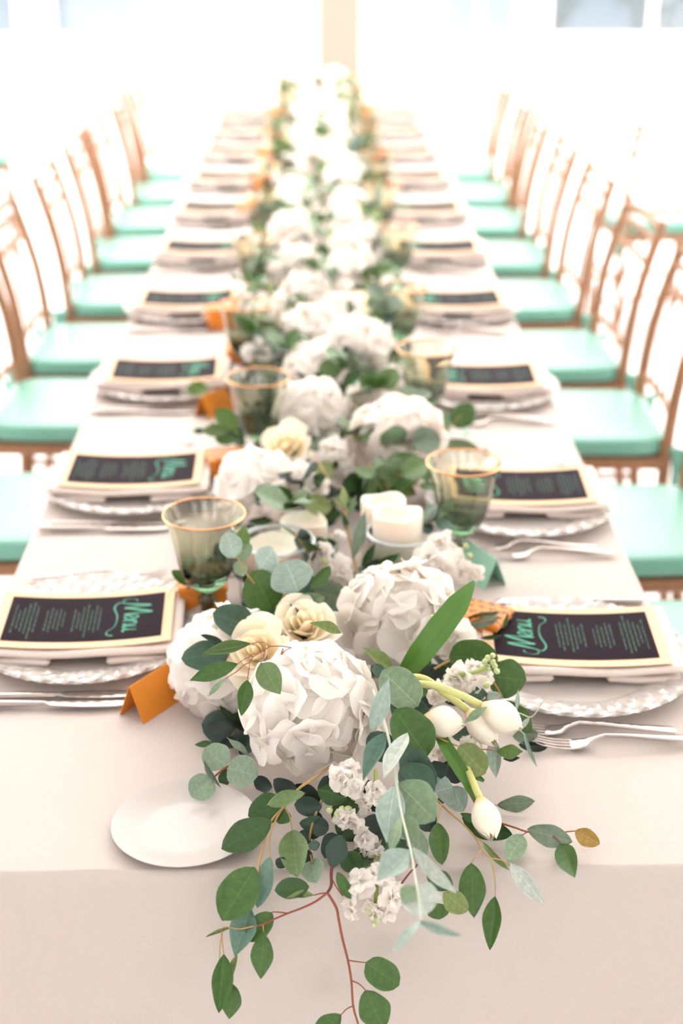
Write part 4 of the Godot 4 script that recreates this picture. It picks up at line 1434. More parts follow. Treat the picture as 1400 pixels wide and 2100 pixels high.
	lf(o, Vector3(0.0087, 0.7672, 0.0242), Vector3(0.025, 0.7408, 0.0359), 0.0138, "oval", "green", 15)
	lf(o, Vector3(0.0143, 0.8043, 0.0083), Vector3(0.0018, 0.7696, 0.0231), 0.0256, "diamond", "darkteal", 8)
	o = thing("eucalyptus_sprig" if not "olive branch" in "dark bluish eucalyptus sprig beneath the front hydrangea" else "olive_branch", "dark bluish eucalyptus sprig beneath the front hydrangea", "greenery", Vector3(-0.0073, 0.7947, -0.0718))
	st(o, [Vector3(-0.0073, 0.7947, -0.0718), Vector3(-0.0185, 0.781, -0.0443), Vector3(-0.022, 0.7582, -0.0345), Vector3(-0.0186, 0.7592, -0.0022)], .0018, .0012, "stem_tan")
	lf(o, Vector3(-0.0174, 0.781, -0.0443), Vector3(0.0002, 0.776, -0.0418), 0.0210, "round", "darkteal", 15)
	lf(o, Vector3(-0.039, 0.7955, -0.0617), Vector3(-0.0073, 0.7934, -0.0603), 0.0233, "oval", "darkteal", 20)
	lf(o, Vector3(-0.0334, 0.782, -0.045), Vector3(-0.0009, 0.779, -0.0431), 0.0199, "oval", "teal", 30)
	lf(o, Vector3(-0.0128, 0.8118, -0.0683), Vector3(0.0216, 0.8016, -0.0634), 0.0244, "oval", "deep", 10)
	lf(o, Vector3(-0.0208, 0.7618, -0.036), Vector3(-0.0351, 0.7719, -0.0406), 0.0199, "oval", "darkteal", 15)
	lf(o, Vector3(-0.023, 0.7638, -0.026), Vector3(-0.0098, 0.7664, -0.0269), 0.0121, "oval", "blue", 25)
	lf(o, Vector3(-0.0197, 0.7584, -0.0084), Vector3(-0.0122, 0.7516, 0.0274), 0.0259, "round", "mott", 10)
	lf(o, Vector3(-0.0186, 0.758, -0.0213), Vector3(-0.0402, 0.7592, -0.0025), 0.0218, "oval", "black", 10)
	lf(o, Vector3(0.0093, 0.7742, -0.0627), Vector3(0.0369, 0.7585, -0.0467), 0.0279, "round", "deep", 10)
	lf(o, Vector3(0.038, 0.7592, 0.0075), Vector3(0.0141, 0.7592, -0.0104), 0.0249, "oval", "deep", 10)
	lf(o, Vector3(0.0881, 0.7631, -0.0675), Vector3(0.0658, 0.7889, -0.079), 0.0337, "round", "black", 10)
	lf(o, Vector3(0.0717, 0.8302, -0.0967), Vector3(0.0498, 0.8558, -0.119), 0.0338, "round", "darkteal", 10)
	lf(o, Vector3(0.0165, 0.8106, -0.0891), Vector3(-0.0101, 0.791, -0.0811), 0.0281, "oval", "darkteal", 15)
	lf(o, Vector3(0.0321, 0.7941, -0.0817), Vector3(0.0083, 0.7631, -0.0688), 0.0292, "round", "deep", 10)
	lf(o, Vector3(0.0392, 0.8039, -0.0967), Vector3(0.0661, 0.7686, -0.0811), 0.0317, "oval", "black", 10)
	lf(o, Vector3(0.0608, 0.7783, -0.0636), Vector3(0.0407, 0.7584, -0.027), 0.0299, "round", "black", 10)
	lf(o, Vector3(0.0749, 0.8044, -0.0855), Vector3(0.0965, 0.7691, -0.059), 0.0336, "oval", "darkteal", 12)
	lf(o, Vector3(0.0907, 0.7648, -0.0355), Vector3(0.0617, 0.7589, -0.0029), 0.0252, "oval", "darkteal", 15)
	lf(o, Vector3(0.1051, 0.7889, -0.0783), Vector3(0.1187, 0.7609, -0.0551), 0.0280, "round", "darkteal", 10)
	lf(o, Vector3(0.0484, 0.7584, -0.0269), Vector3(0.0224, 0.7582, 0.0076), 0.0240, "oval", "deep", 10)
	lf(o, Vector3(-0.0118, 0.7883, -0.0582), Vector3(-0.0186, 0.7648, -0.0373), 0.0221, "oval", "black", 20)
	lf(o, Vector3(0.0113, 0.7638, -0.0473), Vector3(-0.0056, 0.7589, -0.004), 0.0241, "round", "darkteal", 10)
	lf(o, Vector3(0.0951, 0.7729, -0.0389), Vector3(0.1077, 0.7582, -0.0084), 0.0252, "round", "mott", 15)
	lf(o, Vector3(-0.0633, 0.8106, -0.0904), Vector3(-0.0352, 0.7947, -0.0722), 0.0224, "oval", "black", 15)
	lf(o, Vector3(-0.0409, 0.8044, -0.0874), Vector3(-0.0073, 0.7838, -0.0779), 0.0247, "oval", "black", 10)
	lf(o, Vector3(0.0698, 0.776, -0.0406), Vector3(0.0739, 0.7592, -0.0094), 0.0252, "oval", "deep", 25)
	o = thing("eucalyptus_sprig" if not "olive branch" in "pale silver eucalyptus sprig hanging forward over the near edge" else "olive_branch", "pale silver eucalyptus sprig hanging forward over the near edge", "greenery", Vector3(0.0515, 0.9204, -0.1032))
	st(o, [Vector3(0.0515, 0.9204, -0.1032), Vector3(0.0615, 0.9054, -0.0639), Vector3(0.0675, 0.8945, -0.0264), Vector3(0.0721, 0.8788, 0.0131), Vector3(0.0758, 0.868, 0.0613), Vector3(0.0811, 0.8665, 0.1165), Vector3(0.0828, 0.8687, 0.1592), Vector3(0.0837, 0.8726, 0.2011), Vector3(0.0838, 0.872, 0.234)], .0019, .0009, "stem_pale")
	lf(o, Vector3(0.047, 0.8973, -0.0498), Vector3(0.0674, 0.9613, -0.0553), 0.0193, "lance", "silver", 15)
	lf(o, Vector3(0.0642, 0.8988, -0.0502), Vector3(0.0393, 0.8626, -0.0023), 0.0197, "lance", "blue", 25)
	lf(o, Vector3(0.0873, 0.9022, -0.0404), Vector3(0.0591, 0.8826, 0.0221), 0.0195, "lance", "pale", 30)
	lf(o, Vector3(0.0705, 0.8745, 0.0149), Vector3(0.0589, 0.8429, 0.0719), 0.0303, "lance", "silver", 12)
	lf(o, Vector3(0.0741, 0.875, 0.0147), Vector3(0.1129, 0.8496, 0.0481), 0.0456, "oval", "sage", 5)
	lf(o, Vector3(0.0778, 0.868, 0.0614), Vector3(0.0892, 0.8471, 0.0815), 0.0222, "oval", "sage", 15)
	lf(o, Vector3(0.0753, 0.8671, 0.0617), Vector3(0.06, 0.8497, 0.1017), 0.0121, "lance", "sage", 35)
	lf(o, Vector3(0.0801, 0.8652, 0.1171), Vector3(0.0473, 0.8464, 0.1465), 0.0263, "lance", "silver", 20)
	lf(o, Vector3(0.0836, 0.867, 0.1164), Vector3(0.1274, 0.8329, 0.1427), 0.0156, "lance", "pale", 30)
	lf(o, Vector3(0.0847, 0.8709, 0.18), Vector3(0.0883, 0.8573, 0.2078), 0.0340, "round", "pale", 15)
	lf(o, Vector3(0.087, 0.8692, 0.1808), Vector3(0.1087, 0.8714, 0.202), 0.0173, "lance", "pale", 20)
	lf(o, Vector3(0.0823, 0.8692, 0.1807), Vector3(0.0685, 0.861, 0.1949), 0.0192, "lance", "sage", 20)
	lf(o, Vector3(0.0834, 0.8716, 0.2342), Vector3(0.0555, 0.8666, 0.2686), 0.0081, "blade", "silver", 25)
	lf(o, Vector3(0.0838, 0.872, 0.234), Vector3(0.1216, 0.8746, 0.2553), 0.0090, "blade", "silver", 25)
	o = thing("eucalyptus_sprig" if not "olive branch" in "broad blue green eucalyptus leaves stacked right of the front hydrangea" else "olive_branch", "broad blue green eucalyptus leaves stacked right of the front hydrangea", "greenery", Vector3(0.0763, 0.8886, -0.2089))
	st(o, [Vector3(0.0763, 0.8886, -0.2089), Vector3(0.1, 0.8661, -0.1553), Vector3(0.1115, 0.84, -0.122), Vector3(0.1158, 0.8153, -0.0786)], .002, .0014, "stem_tan")
	lf(o, Vector3(0.1061, 0.8776, -0.1383), Vector3(0.0645, 0.9047, -0.1725), 0.0447, "round", "sage", 12)
	lf(o, Vector3(0.1203, 0.844, -0.1345), Vector3(0.0769, 0.8726, -0.1693), 0.0403, "round", "teal", 10)
	lf(o, Vector3(0.1145, 0.8343, -0.0978), Vector3(0.0755, 0.8849, -0.1202), 0.0495, "round", "green", 10)
	lf(o, Vector3(0.1172, 0.8082, -0.0647), Vector3(0.0858, 0.8491, -0.0937), 0.0368, "round", "teal", 6)
	lf(o, Vector3(0.0818, 0.8362, -0.0773), Vector3(0.1186, 0.8104, -0.0547), 0.0410, "oval", "teal", 8)
	lf(o, Vector3(0.0798, 0.8864, -0.2079), Vector3(0.0411, 0.9097, -0.2186), 0.0153, "lance", "olive", 30)
	lf(o, Vector3(0.0653, 0.8862, -0.1863), Vector3(0.0571, 0.8978, -0.2023), 0.0152, "oval", "teal", 20)
	lf(o, Vector3(0.1128, 0.8715, -0.1683), Vector3(0.1101, 0.8798, -0.1828), 0.0151, "oval", "green", 25)
	lf(o, Vector3(0.017, 0.946, -0.1911), Vector3(-0.023, 0.9649, -0.1781), 0.0126, "lance", "olive", 30)
	o = thing("eucalyptus_sprig" if not "olive branch" in "eucalyptus sprig with broad green leaves beside the nearest right menu" else "olive_branch", "eucalyptus sprig with broad green leaves beside the nearest right menu", "greenery", Vector3(0.1357, 0.8477, -0.2774))
	st(o, [Vector3(0.1357, 0.8477, -0.2774), Vector3(0.1666, 0.859, -0.2818), Vector3(0.2035, 0.8403, -0.2732), Vector3(0.2218, 0.8148, -0.2619)], .0018, .0012, "stem_tan")
	lf(o, Vector3(0.1543, 0.8624, -0.2835), Vector3(0.216, 0.8656, -0.273), 0.0480, "round", "green", 10)
	lf(o, Vector3(0.2035, 0.8398, -0.2729), Vector3(0.2528, 0.8335, -0.2694), 0.0494, "round", "green", 12)
	lf(o, Vector3(0.1952, 0.8507, -0.2124), Vector3(0.1725, 0.8463, -0.2109), 0.0167, "oval", "teal", 25)
	lf(o, Vector3(0.1951, 0.8441, -0.2096), Vector3(0.2124, 0.848, -0.211), 0.0155, "round", "silver", 25)
	lf(o, Vector3(0.2193, 0.8218, -0.2431), Vector3(0.255, 0.7837, -0.2261), 0.0293, "oval", "green", 10)
	lf(o, Vector3(0.2339, 0.7695, -0.2421), Vector3(0.2663, 0.7681, -0.2519), 0.0198, "oval", "grey", 20)
	lf(o, Vector3(0.2422, 0.7582, -0.2404), Vector3(0.2787, 0.7587, -0.2356), 0.0136, "oval", "black", 25)
	lf(o, Vector3(0.1434, 0.8217, -0.2879), Vector3(0.1248, 0.8418, -0.2968), 0.0287, "round", "black", 10)
	lf(o, Vector3(0.1558, 0.816, -0.2852), Vector3(0.1744, 0.7988, -0.2775), 0.0312, "round", "black", 10)
	lf(o, Vector3(0.137, 0.7959, -0.2769), Vector3(0.1121, 0.8074, -0.2822), 0.0250, "round", "black", 10)
	o = thing("eucalyptus_sprig" if not "olive branch" in "silvery sprig with sliver thin leaves round the front tulips" else "olive_branch", "silvery sprig with sliver thin leaves round the front tulips", "greenery", Vector3(0.1903, 0.8321, -0.2045))
	st(o, [Vector3(0.1903, 0.8321, -0.2045), Vector3(0.2187, 0.8346, -0.1942), Vector3(0.2336, 0.833, -0.1932), Vector3(0.2484, 0.8291, -0.1914), Vector3(0.2615, 0.8455, -0.1982)], .0010, .0007, "stem_pale")
	st(o, [Vector3(0.2187, 0.8346, -0.1942), Vector3(0.2305, 0.8182, -0.187), Vector3(0.2411, 0.8074, -0.1821)], .0009, .0006, "stem_pale")
	lf(o, Vector3(0.2294, 0.8346, -0.194), Vector3(0.2326, 0.8602, -0.205), 0.0053, "lance", "silver", 15)
	lf(o, Vector3(0.2466, 0.8291, -0.1914), Vector3(0.2334, 0.8117, -0.1841), 0.0059, "lance", "pale", 15)
	lf(o, Vector3(0.2387, 0.8117, -0.184), Vector3(0.2551, 0.7741, -0.1675), 0.0059, "lance", "silver", 25)
	lf(o, Vector3(0.1863, 0.8771, -0.1368), Vector3(0.1583, 0.8598, -0.1298), 0.0102, "lance", "sage", 15)
	lf(o, Vector3(0.1798, 0.7987, -0.2012), Vector3(0.1516, 0.7976, -0.2011), 0.0204, "oval", "teal", 10)
	o = thing("eucalyptus_sprig" if not "olive branch" in "eucalyptus sprig trailing right beneath the tulips with an olive round leaf" else "olive_branch", "eucalyptus sprig trailing right beneath the tulips with an olive round leaf", "greenery", Vector3(0.122, 0.8424, -0.1338))
	st(o, [Vector3(0.122, 0.8424, -0.1338), Vector3(0.1354, 0.841, -0.1221), Vector3(0.1513, 0.8348, -0.1191)], .0012, .0009, "stem_tan")
	st(o, [Vector3(0.1803, 0.8201, -0.1341), Vector3(0.1901, 0.8146, -0.1425), Vector3(0.2011, 0.8075, -0.1501)], .0009, .0007, "stem_red")
	lf(o, Vector3(0.1524, 0.8353, -0.1193), Vector3(0.1835, 0.8055, -0.106), 0.0353, "round", "olive", 8)
	lf(o, Vector3(0.2011, 0.8075, -0.1501), Vector3(0.2363, 0.8004, -0.1574), 0.0175, "lance", "bright", 15)
	lf(o, Vector3(0.2112, 0.7879, -0.1633), Vector3(0.2326, 0.7839, -0.1721), 0.0071, "lance", "black", 15)
	lf(o, Vector3(0.1996, 0.8117, -0.1737), Vector3(0.2027, 0.7719, -0.1456), 0.0188, "lance", "silver", 10)
	lf(o, Vector3(0.1483, 0.7794, -0.1171), Vector3(0.1256, 0.7809, -0.1072), 0.0368, "round", "silver", 20)
	lf(o, Vector3(0.146, 0.7799, -0.1173), Vector3(0.1593, 0.7637, -0.0883), 0.0286, "oval", "silver", 10)
	lf(o, Vector3(0.144, 0.771, -0.1244), Vector3(0.1309, 0.7604, -0.1092), 0.0127, "oval", "darkteal", 10)
	lf(o, Vector3(0.1255, 0.808, -0.1298), Vector3(0.1311, 0.7868, -0.1206), 0.0288, "oval", "darkteal", 10)
	lf(o, Vector3(0.1677, 0.7808, -0.1391), Vector3(0.1328, 0.7888, -0.1432), 0.0291, "oval", "black", 10)
	lf(o, Vector3(0.1381, 0.8139, -0.1103), Vector3(0.1524, 0.8217, -0.1135), 0.0080, "lance", "teal", 25)
	o = thing("eucalyptus_sprig" if not "olive branch" in "single grey green leaf lying out on the cloth right of the last tulip" else "olive_branch", "single grey green leaf lying out on the cloth right of the last tulip", "greenery", Vector3(0.1895, 0.7583, -0.1062))
	st(o, [Vector3(0.1895, 0.7583, -0.1062), Vector3(0.1943, 0.7582, -0.1083), Vector3(0.1992, 0.7581, -0.1103)], .0009, .0007, "stem_tan")
	lf(o, Vector3(0.199, 0.7587, -0.1084), Vector3(0.2436, 0.7659, -0.1043), 0.0184, "oval", "grey", 22)
	o = thing("eucalyptus_sprig" if not "olive branch" in "eucalyptus branch hanging right over the table edge with dark green leaves" else "olive_branch", "eucalyptus branch hanging right over the table edge with dark green leaves", "greenery", Vector3(0.1239, 0.7847, -0.0871))
	st(o, [Vector3(0.1239, 0.7847, -0.0871), Vector3(0.1379, 0.7824, -0.0641), Vector3(0.1498, 0.7831, -0.0424), Vector3(0.1641, 0.7739, -0.0273), Vector3(0.1695, 0.7731, -0.0051), Vector3(0.178, 0.7703, 0.0071)], .0013, .0008, "stem_tan")
	st(o, [Vector3(0.1695, 0.7731, -0.0051), Vector3(0.1618, 0.7718, 0.0062), Vector3(0.1564, 0.7685, 0.013)], .0009, .0006, "stem_tan")
	st(o, [Vector3(0.178, 0.7703, 0.0071), Vector3(0.1812, 0.7581, 0.0255), Vector3(0.1813, 0.7414, 0.036)], .0009, .0006, "stem_tan")
	st(o, [Vector3(0.1641, 0.7739, -0.0273), Vector3(0.169, 0.7709, -0.0259), Vector3(0.1734, 0.7679, -0.0246)], .0009, .0006, "stem_tan")
	st(o, [Vector3(0.178, 0.7703, 0.0071), Vector3(0.1887, 0.7688, 0.0079), Vector3(0.1993, 0.768, 0.0139)], .0008, .0006, "stem_tan")
	st(o, [Vector3(0.1296, 0.7906, -0.0678), Vector3(0.1251, 0.7912, -0.0463), Vector3(0.1225, 0.788, -0.0341)], .0009, .0006, "stem_tan")
	lf(o, Vector3(0.1225, 0.7885, -0.0343), Vector3(0.1261, 0.7588, 0.0058), 0.0229, "oval", "green", 6)
	lf(o, Vector3(0.1728, 0.7714, -0.0207), Vector3(0.2005, 0.7585, 0.0126), 0.0081, "lance", "olive", 30)
	lf(o, Vector3(0.1564, 0.769, 0.0128), Vector3(0.1576, 0.7189, 0.0453), 0.0310, "diamond", "green", 4)
	lf(o, Vector3(0.1813, 0.7419, 0.0358), Vector3(0.176, 0.6915, 0.0629), 0.0213, "diamond", "green", 12)
	lf(o, Vector3(0.1993, 0.7685, 0.0137), Vector3(0.2353, 0.7404, 0.0536), 0.0192, "lance", "pale", 6)
	lf(o, Vector3(0.1507, 0.7804, -0.063), Vector3(0.1725, 0.7766, -0.0501), 0.0095, "lance", "green", 20)
	lf(o, Vector3(0.1534, 0.7703, -0.0695), Vector3(0.2115, 0.7609, -0.0536), 0.0258, "oval", "deep", 25)
	o = thing("eucalyptus_sprig" if not "olive branch" in "red stemmed spray reaching right along the cloth with an orange tipped leaf" else "olive_branch", "red stemmed spray reaching right along the cloth with an orange tipped leaf", "greenery", Vector3(0.1943, 0.7682, -0.0625))
	st(o, [Vector3(0.1943, 0.7682, -0.0625), Vector3(0.2125, 0.7685, -0.0514), Vector3(0.2261, 0.7699, -0.0409), Vector3(0.2471, 0.7679, -0.0397), Vector3(0.2637, 0.7694, -0.0401), Vector3(0.2792, 0.7709, -0.0405)], .0012, .0007, "stem_red")
	st(o, [Vector3(0.2261, 0.7699, -0.0409), Vector3(0.2228, 0.7684, -0.0403), Vector3(0.22, 0.7663, -0.0395)], .0008, .0006, "stem_red")
	st(o, [Vector3(0.2499, 0.7679, -0.0396), Vector3(0.2554, 0.7699, -0.0295), Vector3(0.262, 0.7633, -0.0266)], .0008, .0006, "stem_red")
	lf(o, Vector3(0.22, 0.7669, -0.0397), Vector3(0.1971, 0.7585, 0.0005), 0.0252, "oval", "sage", 6)
	lf(o, Vector3(0.225, 0.773, -0.0422), Vector3(0.2738, 0.7679, -0.0229), 0.0248, "oval", "grey", 12)
	lf(o, Vector3(0.2792, 0.7709, -0.0405), Vector3(0.3065, 0.7638, -0.0261), 0.0204, "oval", "rust", 10)
	lf(o, Vector3(0.262, 0.7638, -0.0268), Vector3(0.27, 0.7556, 0.027), 0.0266, "diamond", "green", 5)
	o = thing("eucalyptus_sprig" if not "olive branch" in "dark red stemmed sprig with olive leaves low under the silver sprig" else "olive_branch", "dark red stemmed sprig with olive leaves low under the silver sprig", "greenery", Vector3(0.0787, 0.7573, 0.0329))
	st(o, [Vector3(0.0787, 0.7573, 0.0329), Vector3(0.0878, 0.7681, 0.0284), Vector3(0.0942, 0.7739, 0.026), Vector3(0.0964, 0.7764, 0.025), Vector3(0.1017, 0.7749, 0.0257), Vector3(0.1064, 0.7705, 0.0277)], .0011, .0008, "stem_dark")
	lf(o, Vector3(0.1059, 0.77, 0.0279), Vector3(0.134, 0.7547, 0.0404), 0.0223, "oval", "deep", 15)
	lf(o, Vector3(0.123, 0.755, 0.0455), Vector3(0.1492, 0.737, 0.0537), 0.0243, "oval", "olive", 10)
	lf(o, Vector3(0.1174, 0.7378, 0.0419), Vector3(0.1195, 0.7245, 0.0532), 0.0244, "oval", "green", 10)
	o = thing("eucalyptus_sprig" if not "olive branch" in "olive branch standing upright in front of the tall ivory candle" else "olive_branch", "olive branch standing upright in front of the tall ivory candle", "greenery", Vector3(0.0499, 0.8012, -0.6291))
	st(o, [Vector3(0.0499, 0.8012, -0.6291), Vector3(0.0411, 0.8332, -0.6648), Vector3(0.0339, 0.8672, -0.6796), Vector3(0.0299, 0.8973, -0.7036), Vector3(0.028, 0.914, -0.7217)], .0024, .0014, "stem_tan")
	lf(o, Vector3(0.0408, 0.8252, -0.6505), Vector3(0.0637, 0.8923, -0.69), 0.0192, "lance", "grey", 10)
	lf(o, Vector3(0.0544, 0.8187, -0.6366), Vector3(0.0745, 0.8544, -0.6517), 0.0132, "lance", "deep", 15)
	lf(o, Vector3(0.065, 0.8157, -0.6242), Vector3(0.1127, 0.8431, -0.6353), 0.0175, "lance", "deep", 8)
	lf(o, Vector3(0.0296, 0.891, -0.69), Vector3(0.0287, 0.9188, -0.7237), 0.0119, "lance", "olive", 15)
	lf(o, Vector3(0.0327, 0.8768, -0.6947), Vector3(0.0466, 0.9037, -0.7169), 0.0089, "lance", "sage", 20)
	lf(o, Vector3(0.0304, 0.8944, -0.6914), Vector3(0.0105, 0.908, -0.6976), 0.0089, "lance", "olive", 20)
	lf(o, Vector3(0.0293, 0.9003, -0.7157), Vector3(0.0517, 0.89, -0.7109), 0.0090, "lance", "sage", 20)
	lf(o, Vector3(0.0339, 0.8604, -0.6767), Vector3(0.0252, 0.8876, -0.6886), 0.0089, "lance", "deep", 20)
	o = thing("eucalyptus_sprig" if not "olive branch" in "small silvery sprig left of the olive branch" else "olive_branch", "small silvery sprig left of the olive branch", "greenery", Vector3(0.0235, 0.8056, -0.5879))
	st(o, [Vector3(0.0235, 0.8056, -0.5879), Vector3(0.0167, 0.8167, -0.6145), Vector3(0.0059, 0.83, -0.6205)], .001, .0008, "stem_tan")
	lf(o, Vector3(0.0044, 0.828, -0.6196), Vector3(0.0185, 0.8634, -0.6347), 0.0116, "lance", "silver", 10)
	lf(o, Vector3(0.0166, 0.8033, -0.6088), Vector3(0.0328, 0.83, -0.62), 0.0073, "lance", "silver", 20)
	lf(o, Vector3(0.0166, 0.8113, -0.6122), Vector3(0.0037, 0.8273, -0.6194), 0.0073, "lance", "grey", 25)
	o = thing("eucalyptus_sprig" if not "olive branch" in "sage and olive leaved sprig between the left hydrangeas and stock" else "olive_branch", "sage and olive leaved sprig between the left hydrangeas and stock", "greenery", Vector3(0.0203, 0.793, -0.8875))
	st(o, [Vector3(0.0203, 0.793, -0.8875), Vector3(0.0122, 0.8493, -0.8792), Vector3(-0.0037, 0.8789, -0.8922), Vector3(-0.0202, 0.8653, -0.9956)], .0016, .001, "stem_tan")
	lf(o, Vector3(-0.0675, 0.8641, -0.8869), Vector3(-0.1115, 0.833, -0.8415), 0.0400, "oval", "teal", 10)
	lf(o, Vector3(-0.0201, 0.8148, -1.1372), Vector3(-0.0209, 0.8439, -1.1824), 0.0484, "round", "grey", 8)
	lf(o, Vector3(-0.0312, 0.8271, -1.0882), Vector3(-0.0645, 0.8317, -1.0036), 0.0310, "oval", "deep", 10)
	lf(o, Vector3(0.0126, 0.8261, -0.8474), Vector3(-0.0374, 0.8427, -0.8336), 0.0350, "oval", "olive", 8)
	lf(o, Vector3(0.0131, 0.8267, -0.9784), Vector3(-0.0111, 0.8465, -1.0091), 0.0304, "oval", "olive", 15)
	lf(o, Vector3(-0.0043, 0.8049, -0.8603), Vector3(0.028, 0.8123, -0.863), 0.0193, "oval", "deep", 15)
	lf(o, Vector3(-0.1226, 0.8191, -0.8139), Vector3(-0.0832, 0.8206, -0.8139), 0.0126, "oval", "deep", 20)
	lf(o, Vector3(-0.0124, 0.7902, -0.8541), Vector3(0.02, 0.8197, -0.8663), 0.0322, "round", "black", 10)
	lf(o, Vector3(0.029, 0.8303, -0.9252), Vector3(0.0629, 0.8342, -0.959), 0.0331, "oval", "deep", 10)
	lf(o, Vector3(0.0448, 0.808, -0.8935), Vector3(0.0783, 0.8152, -0.9179), 0.0328, "oval", "black", 10)
	o = thing("eucalyptus_sprig" if not "olive branch" in "round leaved sprig standing out right of the big middle hydrangea" else "olive_branch", "round leaved sprig standing out right of the big middle hydrangea", "greenery", Vector3(0.1967, 0.7936, -1.1789))
	st(o, [Vector3(0.1967, 0.7936, -1.1789), Vector3(0.2239, 0.8012, -1.2362), Vector3(0.2426, 0.8225, -1.2451), Vector3(0.2612, 0.8437, -1.2539)], .0016, .001, "stem_tan")
	lf(o, Vector3(0.2435, 0.825, -1.2462), Vector3(0.2872, 0.859, -1.2601), 0.0463, "round", "green", 6)
	lf(o, Vector3(0.2357, 0.7899, -1.2965), Vector3(0.2347, 0.8157, -1.3512), 0.0286, "oval", "sage", 15)
	lf(o, Vector3(0.2286, 0.8015, -1.2145), Vector3(0.2924, 0.7976, -1.19), 0.0311, "oval", "sage", 20)
	lf(o, Vector3(0.2656, 0.8012, -1.2355), Vector3(0.2802, 0.8098, -1.2934), 0.0187, "lance", "silver", 10)
	lf(o, Vector3(0.2897, 0.7781, -1.1925), Vector3(0.3093, 0.7871, -1.207), 0.0202, "oval", "grey", 10)
	o = thing("eucalyptus_sprig" if not "olive branch" in "teal leaved sprig left of the big middle hydrangea" else "olive_branch", "teal leaved sprig left of the big middle hydrangea", "greenery", Vector3(0.0434, 0.7796, -1.1427))
	st(o, [Vector3(0.0434, 0.7796, -1.1427), Vector3(0.0472, 0.8085, -1.1551), Vector3(0.0528, 0.8456, -1.171), Vector3(0.0662, 0.8747, -1.2378)], .0014, .001, "stem_tan")
	lf(o, Vector3(0.0473, 0.8192, -1.1597), Vector3(0.0646, 0.8689, -1.2463), 0.0218, "lance", "blue", 8)
	lf(o, Vector3(0.0337, 0.8117, -1.2112), Vector3(0.0255, 0.8371, -1.2767), 0.0370, "oval", "grey", 12)
	lf(o, Vector3(0.1327, 0.8678, -1.0268), Vector3(0.0998, 0.892, -1.0378), 0.0136, "lance", "silver", 15)
	lf(o, Vector3(0.0247, 0.8285, -1.2186), Vector3(0.0328, 0.8126, -1.1571), 0.0363, "oval", "deep", 12)
	o = thing("eucalyptus_sprig" if not "olive branch" in "single green leaf lying on the third left charger by the menu" else "olive_branch", "single green leaf lying on the third left charger by the menu", "greenery", Vector3(-0.2294, 0.7856, -1.5854))
	st(o, [Vector3(-0.2294, 0.7856, -1.5854), Vector3(-0.2376, 0.7866, -1.586), Vector3(-0.2418, 0.7875, -1.5865)], .0008, .0008, "stem_tan")
	lf(o, Vector3(-0.2397, 0.7866, -1.586), Vector3(-0.2925, 0.7894, -1.5881), 0.0311, "oval", "bright", 25)
	o = thing("eucalyptus_sprig" if not "olive branch" in "small green sprig with thin tendrils at the corner of the nearest left menu" else "olive_branch", "small green sprig with thin tendrils at the corner of the nearest left menu", "greenery", Vector3(-0.1869, 0.7933, -0.6078))
	st(o, [Vector3(-0.1869, 0.7933, -0.6078), Vector3(-0.196, 0.8122, -0.5943), Vector3(-0.2139, 0.8188, -0.5975), Vector3(-0.2319, 0.8188, -0.5978), Vector3(-0.2486, 0.8089, -0.5937)], .0010, .0006, "stem_green")
	st(o, [Vector3(-0.214, 0.8155, -0.596), Vector3(-0.2248, 0.8089, -0.5934), Vector3(-0.2321, 0.7957, -0.5878), Vector3(-0.2336, 0.7791, -0.5807)], .0008, .0005, "stem_green")
	lf(o, Vector3(-0.1974, 0.8115, -0.5941), Vector3(-0.2275, 0.8314, -0.6031), 0.0173, "oval", "bright", 10)
	o = thing("eucalyptus_sprig" if not "olive branch" in "bright green sprig beside the second left goblet's foot" else "olive_branch", "bright green sprig beside the second left goblet's foot", "greenery", Vector3(-0.1556, 0.8374, -1.1709))
	st(o, [Vector3(-0.1556, 0.8374, -1.1709), Vector3(-0.1779, 0.8522, -1.1777), Vector3(-0.1958, 0.8605, -1.1815), Vector3(-0.2184, 0.8456, -1.1755)], .0012, .0008, "stem_green")
	lf(o, Vector3(-0.1555, 0.8456, -1.1744), Vector3(-0.2002, 0.877, -1.1887), 0.0359, "oval", "bright", 20)
	lf(o, Vector3(-0.1735, 0.8415, -1.173), Vector3(-0.2256, 0.8456, -1.1756), 0.0234, "oval", "mid", 25)
	lf(o, Vector3(-0.2184, 0.8415, -1.1737), Vector3(-0.24, 0.8407, -1.1737), 0.0126, "oval", "deep", 25)
	lf(o, Vector3(-0.1646, 0.825, -1.1657), Vector3(-0.2005, 0.8291, -1.1681), 0.0234, "oval", "green", 25)
	o = thing("eucalyptus_sprig" if not "olive branch" in "pale olive sprig lying over the printed box by the nearest right menu" else "olive_branch", "pale olive sprig lying over the printed box by the nearest right menu", "greenery", Vector3(0.1821, 0.7793, -0.4977))
	st(o, [Vector3(0.1821, 0.7793, -0.4977), Vector3(0.1931, 0.8036, -0.4753), Vector3(0.2171, 0.8093, -0.4774), Vector3(0.248, 0.8137, -0.4788)], .0012, .0008, "stem_tan")
	lf(o, Vector3(0.1897, 0.803, -0.4751), Vector3(0.2494, 0.8143, -0.479), 0.0130, "lance", "grey", 20)
	lf(o, Vector3(0.1952, 0.8044, -0.4974), Vector3(0.2492, 0.8113, -0.5104), 0.0118, "lance", "sage", 25)
	lf(o, Vector3(0.2147, 0.7974, -0.4505), Vector3(0.2446, 0.8024, -0.4522), 0.0075, "lance", "deep", 25)
	lf(o, Vector3(0.2409, 0.7703, -0.4602), Vector3(0.2553, 0.7784, -0.4635), 0.0123, "oval", "silver", 20)
	lf(o, Vector3(0.2479, 0.7998, -0.4728), Vector3(0.2549, 0.8219, -0.4822), 0.0062, "lance", "mid", 20)
